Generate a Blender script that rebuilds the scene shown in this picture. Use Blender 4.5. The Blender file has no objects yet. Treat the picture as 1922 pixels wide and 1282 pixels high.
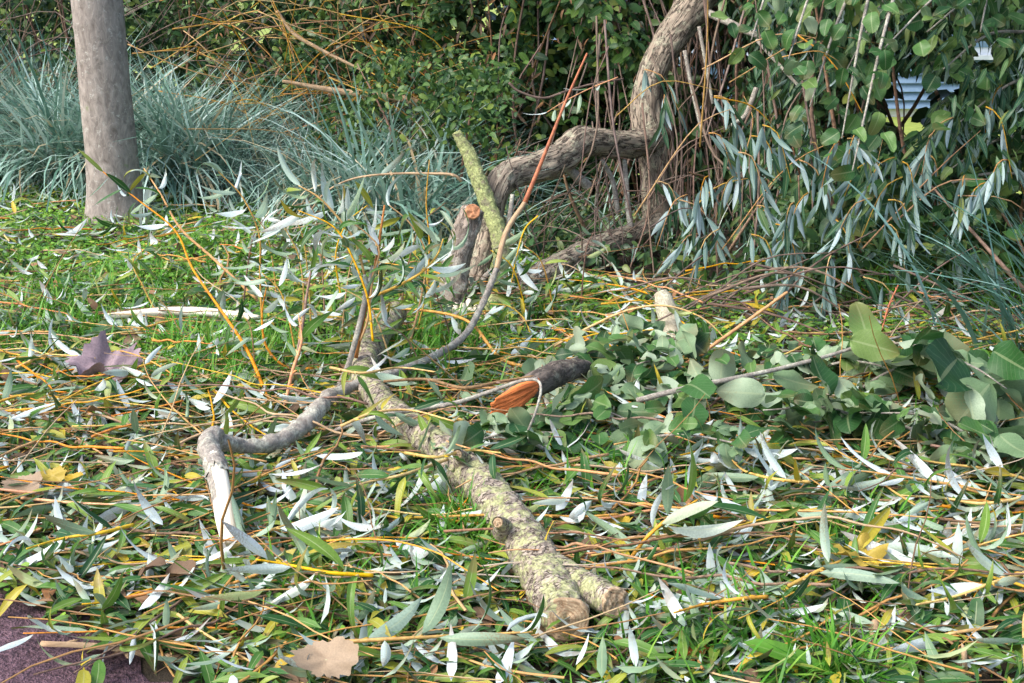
import bpy, math, random
import numpy as np
from mathutils import Vector, Matrix, noise as mnoise

# ------------------------------------------------------------------ camera, sky, sun, exposure
scene = bpy.context.scene
COL = scene.collection
FPX, CX, CY, IW = 2500.0, 961.0, 641.0, 1922.0
CAM_H = 1.4
PITCH = math.atan(761 / 2500.0)
SP, CP = math.sin(PITCH), math.cos(PITCH)
cd = bpy.data.cameras.new('camera')
cam = bpy.data.objects.new('camera', cd)
COL.objects.link(cam)
cam.location = (0, 0, CAM_H)
cam.rotation_euler = (math.pi / 2 - PITCH, 0, 0)
cd.sensor_width = 36.0
cd.lens = FPX / IW * 36.0
cd.clip_start = 0.05
cd.clip_end = 2000
scene.camera = cam

SUN_EL, SUN_AZ = math.radians(52), math.radians(246)   # azimuth clockwise from +Y
w = bpy.data.worlds.new('World'); scene.world = w; w.use_nodes = True
wn = w.node_tree
sky = wn.nodes.new('ShaderNodeTexSky'); sky.sky_type = 'NISHITA'; sky.sun_disc = False
sky.sun_elevation = SUN_EL; sky.sun_rotation = SUN_AZ
sky.air_density = 1.0; sky.dust_density = 3.5; sky.ozone_density = 1.0
wn.nodes['Background'].inputs['Strength'].default_value = 0.125
wn.links.new(sky.outputs[0], wn.nodes['Background'].inputs['Color'])
sl = bpy.data.lights.new('sun', 'SUN'); sl.energy = 1.2; sl.angle = math.radians(34); sl.color = (1.0, 0.98, 0.95)
sun = bpy.data.objects.new('sun', sl); COL.objects.link(sun)
sd = Vector((math.sin(SUN_AZ) * math.cos(SUN_EL), math.cos(SUN_AZ) * math.cos(SUN_EL), math.sin(SUN_EL)))
sun.rotation_euler = (-sd).to_track_quat('-Z', 'Y').to_euler()
sun.location = sd * 20
scene.view_settings.view_transform = 'Standard'
scene.view_settings.look = 'None'
scene.view_settings.gamma = 1.0
scene.view_settings.exposure = 1.62
scene.view_settings.use_curve_mapping = False
scene.render.engine = 'CYCLES'
scene.cycles.max_bounces = 8
scene.cycles.diffuse_bounces = 4
scene.cycles.transmission_bounces = 3
scene.cycles.use_denoising = True

rng = np.random.default_rng(7)
random.seed(7)

# ------------------------------------------------------------------ placing helpers
def P(px, py, Z):
    """world point seen at a pixel, Z metres along the view axis"""
    xc = (px - CX) / FPX; yc = (py - CY) / FPX
    return np.array([xc * Z, Z * (CP - yc * SP), CAM_H - Z * (SP + yc * CP)])

def Zg(py, h=0.0):
    return (CAM_H - h) / (SP + (py - CY) / FPX * CP)

def G(px, py, h=0.0):
    return P(px, py, Zg(py, h))

def project(p):
    p = np.asarray(p, float)
    dx, dy, dz = p[..., 0], p[..., 1], p[..., 2] - CAM_H
    Z = dy * CP - dz * SP
    yc = (-dz * CP - dy * SP) / Z
    return CX + FPX * dx / Z, CY + FPX * yc, Z

# foot of the thicket, world XY (right-near to left-far)
BANK = np.array([[-9.0, 8.6], [-3.4, 8.0], [-1.6, 7.4], [-0.45, 6.35], [0.25, 5.75], [1.0, 5.2], [2.0, 4.85], [5.0, 4.3], [9.0, 3.6]])

def bank_y(x):
    return np.interp(x, BANK[:, 0], BANK[:, 1])

def gz(x, y):
    x = np.asarray(x, float); y = np.asarray(y, float)
    a = 0.016 * np.sin(3.1 * x + 1.3) * np.sin(2.7 * y + .4) + 0.01 * np.sin(7.7 * x - 2.1 * y) + 0.006 * np.sin(13 * y + 5 * x)
    a = a * np.clip((y - 2.75) / 0.5, 0, 1)
    d = y - bank_y(x)
    return a - 1.0 * np.clip((d - 1.2) / 3.2, 0, 1) ** 1.3

# ------------------------------------------------------------------ materials
def nt(name):
    m = bpy.data.materials.new(name); m.use_nodes = True
    t = m.node_tree; t.nodes.clear()
    out = t.nodes.new('ShaderNodeOutputMaterial')
    return m, t, out

def N(t, typ, **kw):
    n = t.nodes.new(typ)
    for k, v in kw.items():
        if k.startswith('i_'):
            n.inputs[k[2:].replace('_', ' ')].default_value = v
        else:
            setattr(n, k, v)
    return n

def ramp(t, stops, interp='LINEAR'):
    r = t.nodes.new('ShaderNodeValToRGB'); e = r.color_ramp; e.interpolation = interp
    while len(e.elements) < len(stops): e.elements.new(0.5)
    for el, (p, c) in zip(e.elements, stops):
        el.position = p; el.color = (*c, 1) if len(c) == 3 else c
    return r

def mathn(t, op, a, b=None, c=None):
    n = t.nodes.new('ShaderNodeMath'); n.operation = op
    for i, v in enumerate((a, b, c)):
        if v is None: continue
        if isinstance(v, (int, float)): n.inputs[i].default_value = v
        else: t.links.new(v, n.inputs[i])
    return n.outputs[0]

def mixc(t, fac, a, b, mode='MIX'):
    n = t.nodes.new('ShaderNodeMix'); n.data_type = 'RGBA'; n.blend_type = mode
    for sock, v in ((n.inputs[0], fac), (n.inputs[6], a), (n.inputs[7], b)):
        if isinstance(v, (int, float)): sock.default_value = v
        elif isinstance(v, tuple): sock.default_value = (*v, 1)
        else: t.links.new(v, sock)
    return n.outputs[2]

def leaf_mat(name, top, under=None, rough=0.42, trans=0.22, rib=0.35, veins=0.0, mottling=0.35, spots=None, spec=0.3, brown=0.0):
    m, t, out = nt(name); L = t.links
    a = N(t, 'ShaderNodeAttribute', attribute_name='rnd')
    oi = N(t, 'ShaderNodeObjectInfo')
    r = mathn(t, 'FRACT', mathn(t, 'ADD', a.outputs['Fac'], oi.outputs['Random']))
    c = ramp(t, top); L.new(r, c.inputs[0]); col = c.outputs[0]
    if under:
        c2 = ramp(t, under)
        r2 = mathn(t, 'FRACT', mathn(t, 'MULTIPLY', r, 7.31))
        L.new(r2, c2.inputs[0])
        g = N(t, 'ShaderNodeNewGeometry')
        col = mixc(t, g.outputs['Backfacing'], col, c2.outputs[0])
    tc = N(t, 'ShaderNodeTexCoord')
    no = N(t, 'ShaderNodeTexNoise', i_Scale=38.0, i_Detail=3.0)
    L.new(tc.outputs['Object'], no.inputs['Vector'])
    f = mathn(t, 'MULTIPLY_ADD', no.outputs['Fac'], mottling * 2, 1 - mottling)
    cc = N(t, 'ShaderNodeCombineColor')
    for i in range(3): L.new(f, cc.inputs[i])
    col = mixc(t, 1.0, col, cc.outputs[0], 'MULTIPLY')
    lu = N(t, 'ShaderNodeAttribute', attribute_name='lu')
    au = mathn(t, 'ABSOLUTE', lu.outputs['Fac'])
    if rib:
        k = mathn(t, 'MULTIPLY', mathn(t, 'LESS_THAN', au, 0.07), rib)
        col = mixc(t, k, col, (0.5, 0.55, 0.3))
    if veins:
        lv = N(t, 'ShaderNodeAttribute', attribute_name='lv')
        s = mathn(t, 'SINE', mathn(t, 'MULTIPLY', mathn(t, 'SUBTRACT', lv.outputs['Fac'], mathn(t, 'MULTIPLY', au, 0.22)), 60.0))
        k = mathn(t, 'MULTIPLY', mathn(t, 'GREATER_THAN', s, 0.86), veins)
        col = mixc(t, k, col, (0.42, 0.5, 0.3))
    if brown:
        lv2 = N(t, 'ShaderNodeAttribute', attribute_name='lv')
        r4 = mathn(t, 'FRACT', mathn(t, 'MULTIPLY', r, 13.7))
        e = mathn(t, 'ADD', mathn(t, 'MULTIPLY', lv2.outputs['Fac'], 0.55), mathn(t, 'ADD', mathn(t, 'MULTIPLY', no.outputs['Fac'], 0.9), mathn(t, 'MULTIPLY', r4, 0.5)))
        k = N(t, 'ShaderNodeMapRange'); k.inputs['From Min'].default_value = 1.12; k.inputs['From Max'].default_value = 1.3; L.new(e, k.inputs['Value'])
        col = mixc(t, mathn(t, 'MULTIPLY', k.outputs[0], brown), col, (.17, .10, .045))
    if spots:
        n2 = N(t, 'ShaderNodeTexNoise', i_Scale=70.0, i_Detail=2.0); L.new(tc.outputs['Object'], n2.inputs['Vector'])
        k = mathn(t, 'GREATER_THAN', n2.outputs['Fac'], 0.66)
        col = mixc(t, mathn(t, 'MULTIPLY', k, 0.8), col, spots)
    p = N(t, 'ShaderNodeBsdfPrincipled', i_Roughness=rough)
    p.inputs['Specular IOR Level'].default_value = spec
    L.new(col, p.inputs['Base Color'])
    if trans:
        tr = N(t, 'ShaderNodeBsdfTranslucent'); L.new(col, tr.inputs[0])
        mx = N(t, 'ShaderNodeMixShader', i_Fac=trans)
        L.new(p.outputs[0], mx.inputs[1]); L.new(tr.outputs[0], mx.inputs[2]); L.new(mx.outputs[0], out.inputs[0])
    else:
        L.new(p.outputs[0], out.inputs[0])
    return m

def bark_mat(name, base, dark, lichen=None, lich_amt=0.0, scale=30.0, zs=1.0, crack=0.5, crack_scale=40.0, bump=0.6, moss=None, moss_amt=0.0, rough=0.9, vary=False, lich_scale=18.0, rings=0.0):
    m, t, out = nt(name); L = t.links
    a = N(t, 'ShaderNodeAttribute', attribute_name='tc')
    mp = N(t, 'ShaderNodeMapping'); mp.inputs['Scale'].default_value = (1, 1, zs)
    L.new(a.outputs['Vector'], mp.inputs[0])
    n1 = N(t, 'ShaderNodeTexNoise', i_Scale=scale, i_Detail=7.0, i_Roughness=0.65, i_Distortion=0.6)
    L.new(mp.outputs[0], n1.inputs['Vector'])
    c = ramp(t, [(0.3, dark), (0.5, base), (0.72, tuple(min(1, v * 1.5) for v in base))]); L.new(n1.outputs['Fac'], c.inputs[0])
    col = c.outputs[0]
    if vary:
        oi = N(t, 'ShaderNodeObjectInfo')
        hs = N(t, 'ShaderNodeHueSaturation')
        L.new(mathn(t, 'MULTIPLY_ADD', oi.outputs['Random'], 0.03, 0.485), hs.inputs['Hue'])
        L.new(mathn(t, 'MULTIPLY_ADD', mathn(t, 'FRACT', mathn(t, 'MULTIPLY', oi.outputs['Random'], 5.7)), 0.6, 0.8), hs.inputs['Value'])
        L.new(mathn(t, 'MULTIPLY_ADD', mathn(t, 'FRACT', mathn(t, 'MULTIPLY', oi.outputs['Random'], 9.1)), 0.35, 0.8), hs.inputs['Saturation'])
        L.new(col, hs.inputs['Color']); col = hs.outputs[0]
    vor = N(t, 'ShaderNodeTexVoronoi', feature='DISTANCE_TO_EDGE', i_Scale=crack_scale)
    mw = N(t, 'ShaderNodeMix', data_type='VECTOR')
    L.new(mp.outputs[0], mw.inputs[4]); L.new(n1.outputs['Color'], mw.inputs[5]); mw.inputs[0].default_value = 0.05
    L.new(mw.outputs[1], vor.inputs['Vector'])
    ck = mathn(t, 'LESS_THAN', vor.outputs['Distance'], 0.07)
    ckn = mathn(t, 'MULTIPLY', ck, mathn(t, 'GREATER_THAN', n1.outputs['Fac'], 0.44))
    if crack:
        col = mixc(t, mathn(t, 'MULTIPLY', ckn, crack), col, tuple(v * .45 for v in dark))
    if lichen:
        n2 = N(t, 'ShaderNodeTexNoise', i_Scale=lich_scale, i_Detail=6.0, i_Roughness=0.75); L.new(a.outputs['Vector'], n2.inputs['Vector'])
        r2 = ramp(t, [(0.62 - lich_amt * .35, (0, 0, 0)), (0.70 - lich_amt * .35, (1, 1, 1))]); L.new(n2.outputs['Fac'], r2.inputs[0])
        n5 = N(t, 'ShaderNodeTexNoise', i_Scale=150.0, i_Detail=2.0); L.new(a.outputs['Vector'], n5.inputs['Vector'])
        lc = ramp(t, [(0.35, tuple(v * .6 for v in lichen)), (0.65, tuple(min(1, v * 1.25) for v in lichen))]); L.new(n5.outputs['Fac'], lc.inputs[0])
        col = mixc(t, mathn(t, 'MULTIPLY', r2.outputs[0], 0.9), col, lc.outputs[0])
    if moss:
        n3 = N(t, 'ShaderNodeTexNoise', i_Scale=9.0, i_Detail=6.0, i_Roughness=0.7); L.new(a.outputs['Vector'], n3.inputs['Vector'])
        r3 = ramp(t, [(0.66 - moss_amt * .4, (0, 0, 0)), (0.72 - moss_amt * .4, (1, 1, 1))]); L.new(n3.outputs['Fac'], r3.inputs[0])
        col = mixc(t, mathn(t, 'MULTIPLY', r3.outputs[0], 0.85), col, moss)
    if rings:
        sx = N(t, 'ShaderNodeSeparateXYZ'); L.new(a.outputs['Vector'], sx.inputs[0])
        w_ = mathn(t, 'SINE', mathn(t, 'ADD', mathn(t, 'MULTIPLY', sx.outputs[0], rings), mathn(t, 'MULTIPLY', n1.outputs['Fac'], 5.0)))
        col = mixc(t, mathn(t, 'MULTIPLY', mathn(t, 'GREATER_THAN', w_, .35), .5), col, tuple(v * 1.1 for v in dark))
    p = N(t, 'ShaderNodeBsdfPrincipled', i_Roughness=rough)
    p.inputs['Specular IOR Level'].default_value = 0.25
    L.new(col, p.inputs['Base Color'])
    if bump:
        h = mathn(t, 'SUBTRACT', n1.outputs['Fac'], mathn(t, 'MULTIPLY', ckn, 0.5 if crack else 0.0))
        b = N(t, 'ShaderNodeBump', i_Strength=bump, i_Distance=0.012); L.new(h, b.inputs['Height']); L.new(b.outputs[0], p.inputs['Normal'])
    L.new(p.outputs[0], out.inputs[0])
    return m

def plain_noise_mat(name, c0, c1, scale=40, rough=0.85, bump=0.3, coord='Object', stretch=(1, 1, 1), detail=6.0, dist=0.005, c2=None):
    m, t, out = nt(name); L = t.links
    tc = N(t, 'ShaderNodeTexCoord'); mp = N(t, 'ShaderNodeMapping'); mp.inputs['Scale'].default_value = stretch
    L.new(tc.outputs[coord], mp.inputs[0])
    n1 = N(t, 'ShaderNodeTexNoise', i_Scale=scale, i_Detail=detail, i_Roughness=0.7); L.new(mp.outputs[0], n1.inputs['Vector'])
    st = [(0.32, c0), (0.66, c1)] + ([(0.8, c2)] if c2 else [])
    c = ramp(t, st); L.new(n1.outputs['Fac'], c.inputs[0])
    p = N(t, 'ShaderNodeBsdfPrincipled', i_Roughness=rough); p.inputs['Specular IOR Level'].default_value = 0.3
    L.new(c.outputs[0], p.inputs['Base Color'])
    b = N(t, 'ShaderNodeBump', i_Strength=bump, i_Distance=dist); L.new(n1.outputs['Fac'], b.inputs['Height']); L.new(b.outputs[0], p.inputs['Normal'])
    L.new(p.outputs[0], out.inputs[0])
    return m

M = {}
M['willow'] = leaf_mat('willow_leaf', [(0.0, (.014, .058, .018)), (.3, (.034, .112, .022)), (.55, (.078, .185, .028)), (.78, (.165, .26, .036)), (.92, (.32, .31, .035)), (1, (.50, .35, .025))],
                       [(0.0, (.16, .25, .13)), (.28, (.27, .37, .26)), (.5, (.46, .55, .50)), (.85, (.62, .69, .69)), (1, (.30, .36, .12))], rough=.42, trans=.22, brown=.6)  # undersides: silvery leaf colour with white sky highlights put into it
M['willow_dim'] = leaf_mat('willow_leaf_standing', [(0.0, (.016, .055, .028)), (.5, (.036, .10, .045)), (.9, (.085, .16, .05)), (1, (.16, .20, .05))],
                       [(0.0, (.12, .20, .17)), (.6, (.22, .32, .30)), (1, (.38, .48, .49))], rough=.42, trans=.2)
M['alder'] = leaf_mat('round_leaf', [(0, (.014, .055, .016)), (.4, (.032, .105, .024)), (.75, (.07, .165, .038)), (1, (.14, .22, .055))],
                      [(0, (.12, .20, .09)), (.5, (.20, .30, .16)), (1, (.34, .42, .29))], rough=.46, trans=.25, veins=.06, rib=.22, brown=.4)
M['ivy'] = leaf_mat('dark_shrub_leaf', [(0, (.016, .046, .018)), (.5, (.042, .10, .032)), (.85, (.095, .16, .048)), (1, (.18, .21, .05))], None, rough=.35, trans=.15, rib=0)
M['elder'] = leaf_mat('green_shrub_leaf', [(0, (.018, .055, .02)), (.4, (.035, .095, .025)), (.8, (.08, .16, .03)), (1, (.17, .23, .035))], None, rough=.45, trans=.25, rib=.15)
M['dead'] = leaf_mat('dead_leaf', [(0, (.06, .035, .02)), (.4, (.13, .08, .045)), (.75, (.22, .14, .085)), (1, (.28, .13, .05))], None, rough=.7, trans=.08, rib=.1)
M['mauve'] = leaf_mat('mauve_dead_leaf', [(0, (.22, .16, .18)), (1, (.26, .19, .205))], None, rough=.6, trans=.05, rib=0, mottling=.45)
M['rust'] = leaf_mat('rust_leaf', [(0, (.40, .10, .02)), (1, (.48, .16, .03))], None, rough=.6, trans=.1)
M['tan'] = leaf_mat('tan_leaf', [(0, (.24, .17, .11)), (1, (.30, .22, .14))], None, rough=.6, trans=.1)
M['yellow'] = leaf_mat('yellow_leaf', [(0, (.46, .30, .02)), (.6, (.40, .31, .035)), (1, (.36, .24, .05))], None, rough=.5, trans=.2, rib=.1)
M['reed'] = leaf_mat('reed_blade', [(0, (.07, .16, .115)), (.3, (.17, .30, .23)), (.65, (.29, .43, .36)), (.88, (.46, .59, .54)), (.94, (.50, .42, .26)), (1, (.34, .26, .15))], None, rough=.4, trans=.2, rib=0, mottling=.2)
M['strap'] = leaf_mat('strap_blade', [(0, (.06, .15, .11)), (.6, (.11, .24, .19)), (1, (.2, .34, .3))], None, rough=.38, trans=.15, rib=.1, mottling=.2)
M['grass'] = leaf_mat('grass_blade', [(0, (.045, .17, .012)), (.5, (.095, .29, .022)), (.85, (.16, .36, .036)), (1, (.32, .36, .09))], None, rough=.45, trans=.3, rib=0, mottling=.15)
M['clover'] = leaf_mat('clover_leaf', [(0, (.075, .21, .016)), (.5, (.14, .33, .028)), (.85, (.24, .42, .045)), (1, (.40, .43, .10))], None, rough=.5, trans=.25, rib=.1, mottling=.2)
M['log'] = bark_mat('log_bark', (.36, .30, .24), (.10, .072, .05), lichen=(.42, .43, .21), lich_amt=.42, scale=30, zs=2.2, crack=.9, crack_scale=42, bump=1.0, moss=(.12, .17, .04), moss_amt=.10, lich_scale=30)
M['trunk'] = bark_mat('smooth_bark', (.27, .232, .20), (.15, .124, .105), lichen=(.42, .39, .34), lich_amt=.2, scale=34, zs=.5, crack=.0, bump=.5, lich_scale=30, moss=(.20, .22, .12), moss_amt=.06)
M['willow_bark'] = bark_mat('furrowed_bark', (.29, .235, .175), (.05, .038, .03), lichen=(.36, .34, .24), lich_amt=.3, scale=40, zs=.16, crack=.85, crack_scale=48, bump=1.0, lich_scale=24)
M['dark_bark'] = bark_mat('dark_branch_bark', (.13, .105, .085), (.04, .032, .026), lichen=(.24, .22, .16), lich_amt=.2, scale=34, zs=.4, crack=.6, crack_scale=34, bump=1.0)
M['grey_bark'] = bark_mat('grey_limb_bark', (.31, .25, .20), (.09, .07, .055), lichen=(.44, .40, .33), lich_amt=.35, scale=34, zs=.3, crack=.75, crack_scale=40, bump=1.0, lich_scale=26)
M['moss_bark'] = bark_mat('mossy_bark', (.25, .23, .14), (.08, .07, .045), lichen=(.36, .40, .16), lich_amt=.62, scale=40, crack=.4, crack_scale=60, bump=1.0, lich_scale=26)
M['pale_bark'] = bark_mat('pale_stub_bark', (.46, .41, .30), (.28, .24, .16), lichen=(.50, .48, .34), lich_amt=.4, scale=30, crack=.3, bump=.5)
M['grey_twig'] = bark_mat('grey_twig_bark', (.29, .26, .22), (.11, .09, .075), lichen=(.42, .41, .33), lich_amt=.4, scale=60, crack=.25, crack_scale=90, bump=.5)
M['brown_twig'] = bark_mat('brown_twig_bark', (.20, .12, .075), (.075, .045, .03), scale=60, crack=0, bump=.3, vary=True)
M['orange_twig'] = bark_mat('orange_shoot_bark', (.50, .225, .055), (.28, .115, .03), scale=45, crack=0, bump=.2, rough=.55, vary=True)
M['yellow_twig'] = bark_mat('yellow_shoot_bark', (.50, .30, .065), (.30, .17, .04), scale=45, crack=0, bump=.2, rough=.55, vary=True)
M['brush_twig'] = bark_mat('brush_shoot_bark', (.36, .20, .05), (.18, .09, .03), scale=45, crack=0, bump=.2, rough=.6, vary=True)
M['red_twig'] = bark_mat('red_shoot_bark', (.38, .13, .06), (.22, .06, .035), scale=45, crack=0, bump=.2, rough=.55)
M['tan_twig'] = bark_mat('tan_stick_bark', (.42, .29, .17), (.2, .12, .07), scale=40, zs=.3, crack=0, bump=.3)
M['dead_stem'] = bark_mat('dead_stem_bark', (.15, .105, .08), (.05, .035, .028), scale=50, zs=.3, crack=0, bump=.3, vary=True)
M['peeled'] = bark_mat('peeled_wood', (.78, .70, .56), (.62, .50, .34), scale=30, zs=.15, crack=0, bump=.15, rough=.6)
M['cut'] = bark_mat('cut_wood', (.50, .37, .23), (.24, .14, .075), scale=70, crack=.3, crack_scale=60, bump=.6, rings=900.0)
M['torn'] = bark_mat('torn_wood', (.64, .19, .055), (.32, .075, .025), scale=60, zs=.12, crack=.0, bump=.9)
M['orange_cut'] = bark_mat('fresh_cut_wood', (.46, .22, .11), (.26, .11, .055), scale=60, crack=.0, bump=.4)
M['soil'] = plain_noise_mat('soil', (.018, .014, .009), (.055, .042, .026), scale=26, rough=.95, bump=.8, dist=.02, c2=(.05, .075, .02))
M['path'] = plain_noise_mat('path_asphalt', (.07, .034, .044), (.27, .155, .185), scale=90, rough=.9, bump=1.0, dist=.02, detail=3, c2=(.42, .29, .31))
M['board'] = plain_noise_mat('painted_board', (.13, .21, .32), (.19, .28, .39), scale=6, rough=.5, bump=.05)
M['white'] = plain_noise_mat('white_paint', (.40, .45, .5), (.5, .54, .58), scale=9, rough=.5, bump=.03)
M['plaster'] = plain_noise_mat('plaster', (.62, .60, .55), (.72, .70, .66), scale=14, rough=.9, bump=.1)
M['rooft'] = plain_noise_mat('roof_tile', (.12, .08, .07), (.2, .13, .11), scale=20)
M['pane'] = plain_noise_mat('window_glass', (.10, .17, .24), (.14, .22, .3), scale=3, rough=.08, bump=0)
M['lawn'] = plain_noise_mat('far_lawn', (.16, .22, .04), (.28, .33, .07), scale=9, rough=.9, bump=.4)

# ------------------------------------------------------------------ mesh helpers
def mesh_from(name, V, F, attrs=None, mat=None, smooth=True):
    V = np.asarray(V, np.float32); me = bpy.data.meshes.new(name)
    if isinstance(F, np.ndarray):
        k = F.shape[1]; nf = F.shape[0]
        me.vertices.add(len(V)); me.vertices.foreach_set('co', V.ravel())
        me.loops.add(nf * k); me.loops.foreach_set('vertex_index', F.astype(np.int32).ravel())
        me.polygons.add(nf); me.polygons.foreach_set('loop_start', np.arange(0, nf * k, k, dtype=np.int32))
        me.update(calc_edges=True)
    else:
        me.from_pydata([tuple(map(float, v)) for v in V], [], [tuple(int(i) for i in f) for f in F]); me.update()
    for nm, arr in (attrs or {}).items():
        arr = np.asarray(arr, np.float32)
        if arr.ndim == 1:
            at = me.attributes.new(nm, 'FLOAT', 'POINT'); at.data.foreach_set('value', arr)
        else:
            at = me.attributes.new(nm, 'FLOAT_VECTOR', 'POINT'); at.data.foreach_set('vector', arr.ravel())
    if smooth and len(me.polygons):
        me.polygons.foreach_set('use_smooth', np.ones(len(me.polygons), bool))
    if mat is not None: me.materials.append(M[mat] if isinstance(mat, str) else mat)
    return me

def link(name, data, parent=None, loc=None):
    o = bpy.data.objects.new(name, data); COL.objects.link(o)
    if parent is not None: o.parent = parent
    if loc is not None: o.location = loc
    return o

def tag(o, label=None, cat=None, group=None, kind=None):
    if label: o['label'] = label
    if cat: o['category'] = cat
    if group: o['group'] = group
    if kind: o['kind'] = kind
    return o

def spline(pts, n):
    """Catmull-Rom through pts (k,d) -> n samples"""
    p = np.asarray(pts, float); k = len(p)
    if k == 2:
        tt = np.linspace(0, 1, n)[:, None]; return p[0] * (1 - tt) + p[1] * tt
    q = np.vstack([2 * p[0] - p[1], p, 2 * p[-1] - p[-2]])
    seg = np.linalg.norm(np.diff(p[:, :3], axis=0), axis=1); cum = np.concatenate([[0], np.cumsum(seg)])
    s = np.linspace(0, cum[-1], n); out = np.empty((n, p.shape[1]))
    for j, sv in enumerate(s):
        i = min(max(np.searchsorted(cum, sv, 'right') - 1, 0), k - 2)
        u = (sv - cum[i]) / max(seg[i], 1e-9)
        p0, p1, p2, p3 = q[i], q[i + 1], q[i + 2], q[i + 3]
        out[j] = .5 * ((2 * p1) + (-p0 + p2) * u + (2 * p0 - 5 * p1 + 4 * p2 - p3) * u * u + (-p0 + 3 * p1 - 3 * p2 + p3) * u ** 3)
    return out

def frames(c):
    n = len(c); T = np.gradient(c, axis=0); T /= np.linalg.norm(T, axis=1)[:, None] + 1e-12
    U = np.empty_like(T); a = np.array([0, 0, 1.]) if abs(T[0, 2]) < .9 else np.array([1., 0, 0])
    u = np.cross(a, T[0]); u /= np.linalg.norm(u); U[0] = u
    for i in range(1, n):
        u = U[i - 1] - T[i] * np.dot(U[i - 1], T[i]); U[i] = u / (np.linalg.norm(u) + 1e-12)
    return T, U, np.cross(T, U)

def tube(pts, radii, n=24, sides=8, amp=0.0, freq=12.0, zfreq=1.0, seed=0.0, cap=True, arc=None, ridge=0.0, knots=()):
    """pts: control points; radii: per control point. returns V, F(list), tc"""
    ctl = np.column_stack([np.asarray(pts, float), np.asarray(radii, float)])
    s = spline(ctl, n); c = s[:, :3]; R = np.maximum(s[:, 3], 1e-4)
    T, U, W = frames(c)
    ln = np.concatenate([[0], np.cumsum(np.linalg.norm(np.diff(c, axis=0), axis=1))])
    closed = arc is None
    ang = np.linspace(0, 2 * math.pi, sides, endpoint=False) if closed else np.linspace(arc[0], arc[1], sides)
    V = np.empty((n, sides, 3)); TC = np.empty((n, sides, 3))
    ca, sa = np.cos(ang), np.sin(ang)
    for i in range(n):
        r = np.full(sides, R[i])
        if amp:
            for j in range(sides):
                q = Vector((ca[j] * R[i] * freq + seed, sa[j] * R[i] * freq, ln[i] * freq * zfreq))
                d = mnoise.fractal(q, .9, 2.1, 4)
                if ridge:
                    q2 = Vector((ca[j] * R[i] * freq * 2.5, sa[j] * R[i] * freq * 2.5 + seed, ln[i] * freq * zfreq * 1.6))
                    d += ridge * (1 - 2.5 * abs(mnoise.noise(q2)))
                r[j] += amp * R[i] * d
        for (kt, ka, kw, kh) in knots:
            d2 = ((ln[i] - kt * ln[-1]) / kw) ** 2 + ((np.angle(np.exp(1j * (ang - ka)))) * R[i] / kw) ** 2
            r += kh * np.exp(-d2) - kh * .9 * np.exp(-d2 * 6)
        V[i] = c[i] + (U[i][None] * ca[:, None] + W[i][None] * sa[:, None]) * r[:, None]
        TC[i, :, 0] = ca * R[i] + seed; TC[i, :, 1] = sa * R[i]; TC[i, :, 2] = ln[i]
    V = V.reshape(-1, 3); TC = TC.reshape(-1, 3); F = []
    m = sides if closed else sides - 1
    for i in range(n - 1):
        for j in range(m):
            a, b = i * sides + j, i * sides + (j + 1) % sides
            F.append((a, b, b + sides, a + sides))
    if cap and closed:
        k = len(V)
        V = np.vstack([V, c[0] - T[0] * R[0] * .15, c[-1] + T[-1] * R[-1] * .15]); TC = np.vstack([TC, TC[0], TC[-1]])
        for j in range(sides):
            F.append((k, (j + 1) % sides, j)); F.append((k + 1, (n - 1) * sides + j, (n - 1) * sides + (j + 1) % sides))
    return V, F, TC, (c, R, T, U, W)

def tube_obj(name, parent, pts, radii, mat, loc=(0, 0, 0), **kw):
    V, F, TC, fr = tube(pts, radii, **kw)
    me = mesh_from(name, V - np.asarray(loc), F, {'tc': TC}, mat)
    return link(name, me, parent), fr

def end_disc(name, parent, centre, direction, r, mat, loc, seed=0, rough=.05, squash=1.0):
    """a cut face: rough slightly domed disc with a bark rim edge"""
    d = np.asarray(direction, float); d /= np.linalg.norm(d)
    a = np.array([0, 0, 1.]) if abs(d[2]) < .9 else np.array([1., 0, 0])
    u = np.cross(a, d); u /= np.linalg.norm(u); v = np.cross(d, u)
    V = []; TC = []; F = []; S = 28; RR = [0.0, .25, .5, .72, .9, 1.0, 1.02]
    for k, q in enumerate(RR):
        for j in range(S):
            an = 2 * math.pi * j / S
            rr = r * q * (1 + .10 * mnoise.noise(Vector((math.cos(an) * 1.5 + seed, math.sin(an) * 1.5, 0))))
            h = rough * r * mnoise.noise(Vector((math.cos(an) * q * 3 + seed, math.sin(an) * q * 3, 4))) + .004
            if k == len(RR) - 1: h = -.012
            V.append(np.asarray(centre) + u * rr * math.cos(an) + v * rr * math.sin(an) * squash + d * h)
            TC.append((q * r * 1.0, 0.02 * math.cos(an), 0.02 * math.sin(an)))
    for k in range(len(RR) - 1):
        for j in range(S):
            a0, b0 = k * S + j, k * S + (j + 1) % S
            F.append((a0, a0 + S, b0 + S, b0))
    me = mesh_from(name, np.array(V) - np.asarray(loc), F, {'tc': np.array(TC)}, mat)
    return link(name, me, parent)

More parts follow.
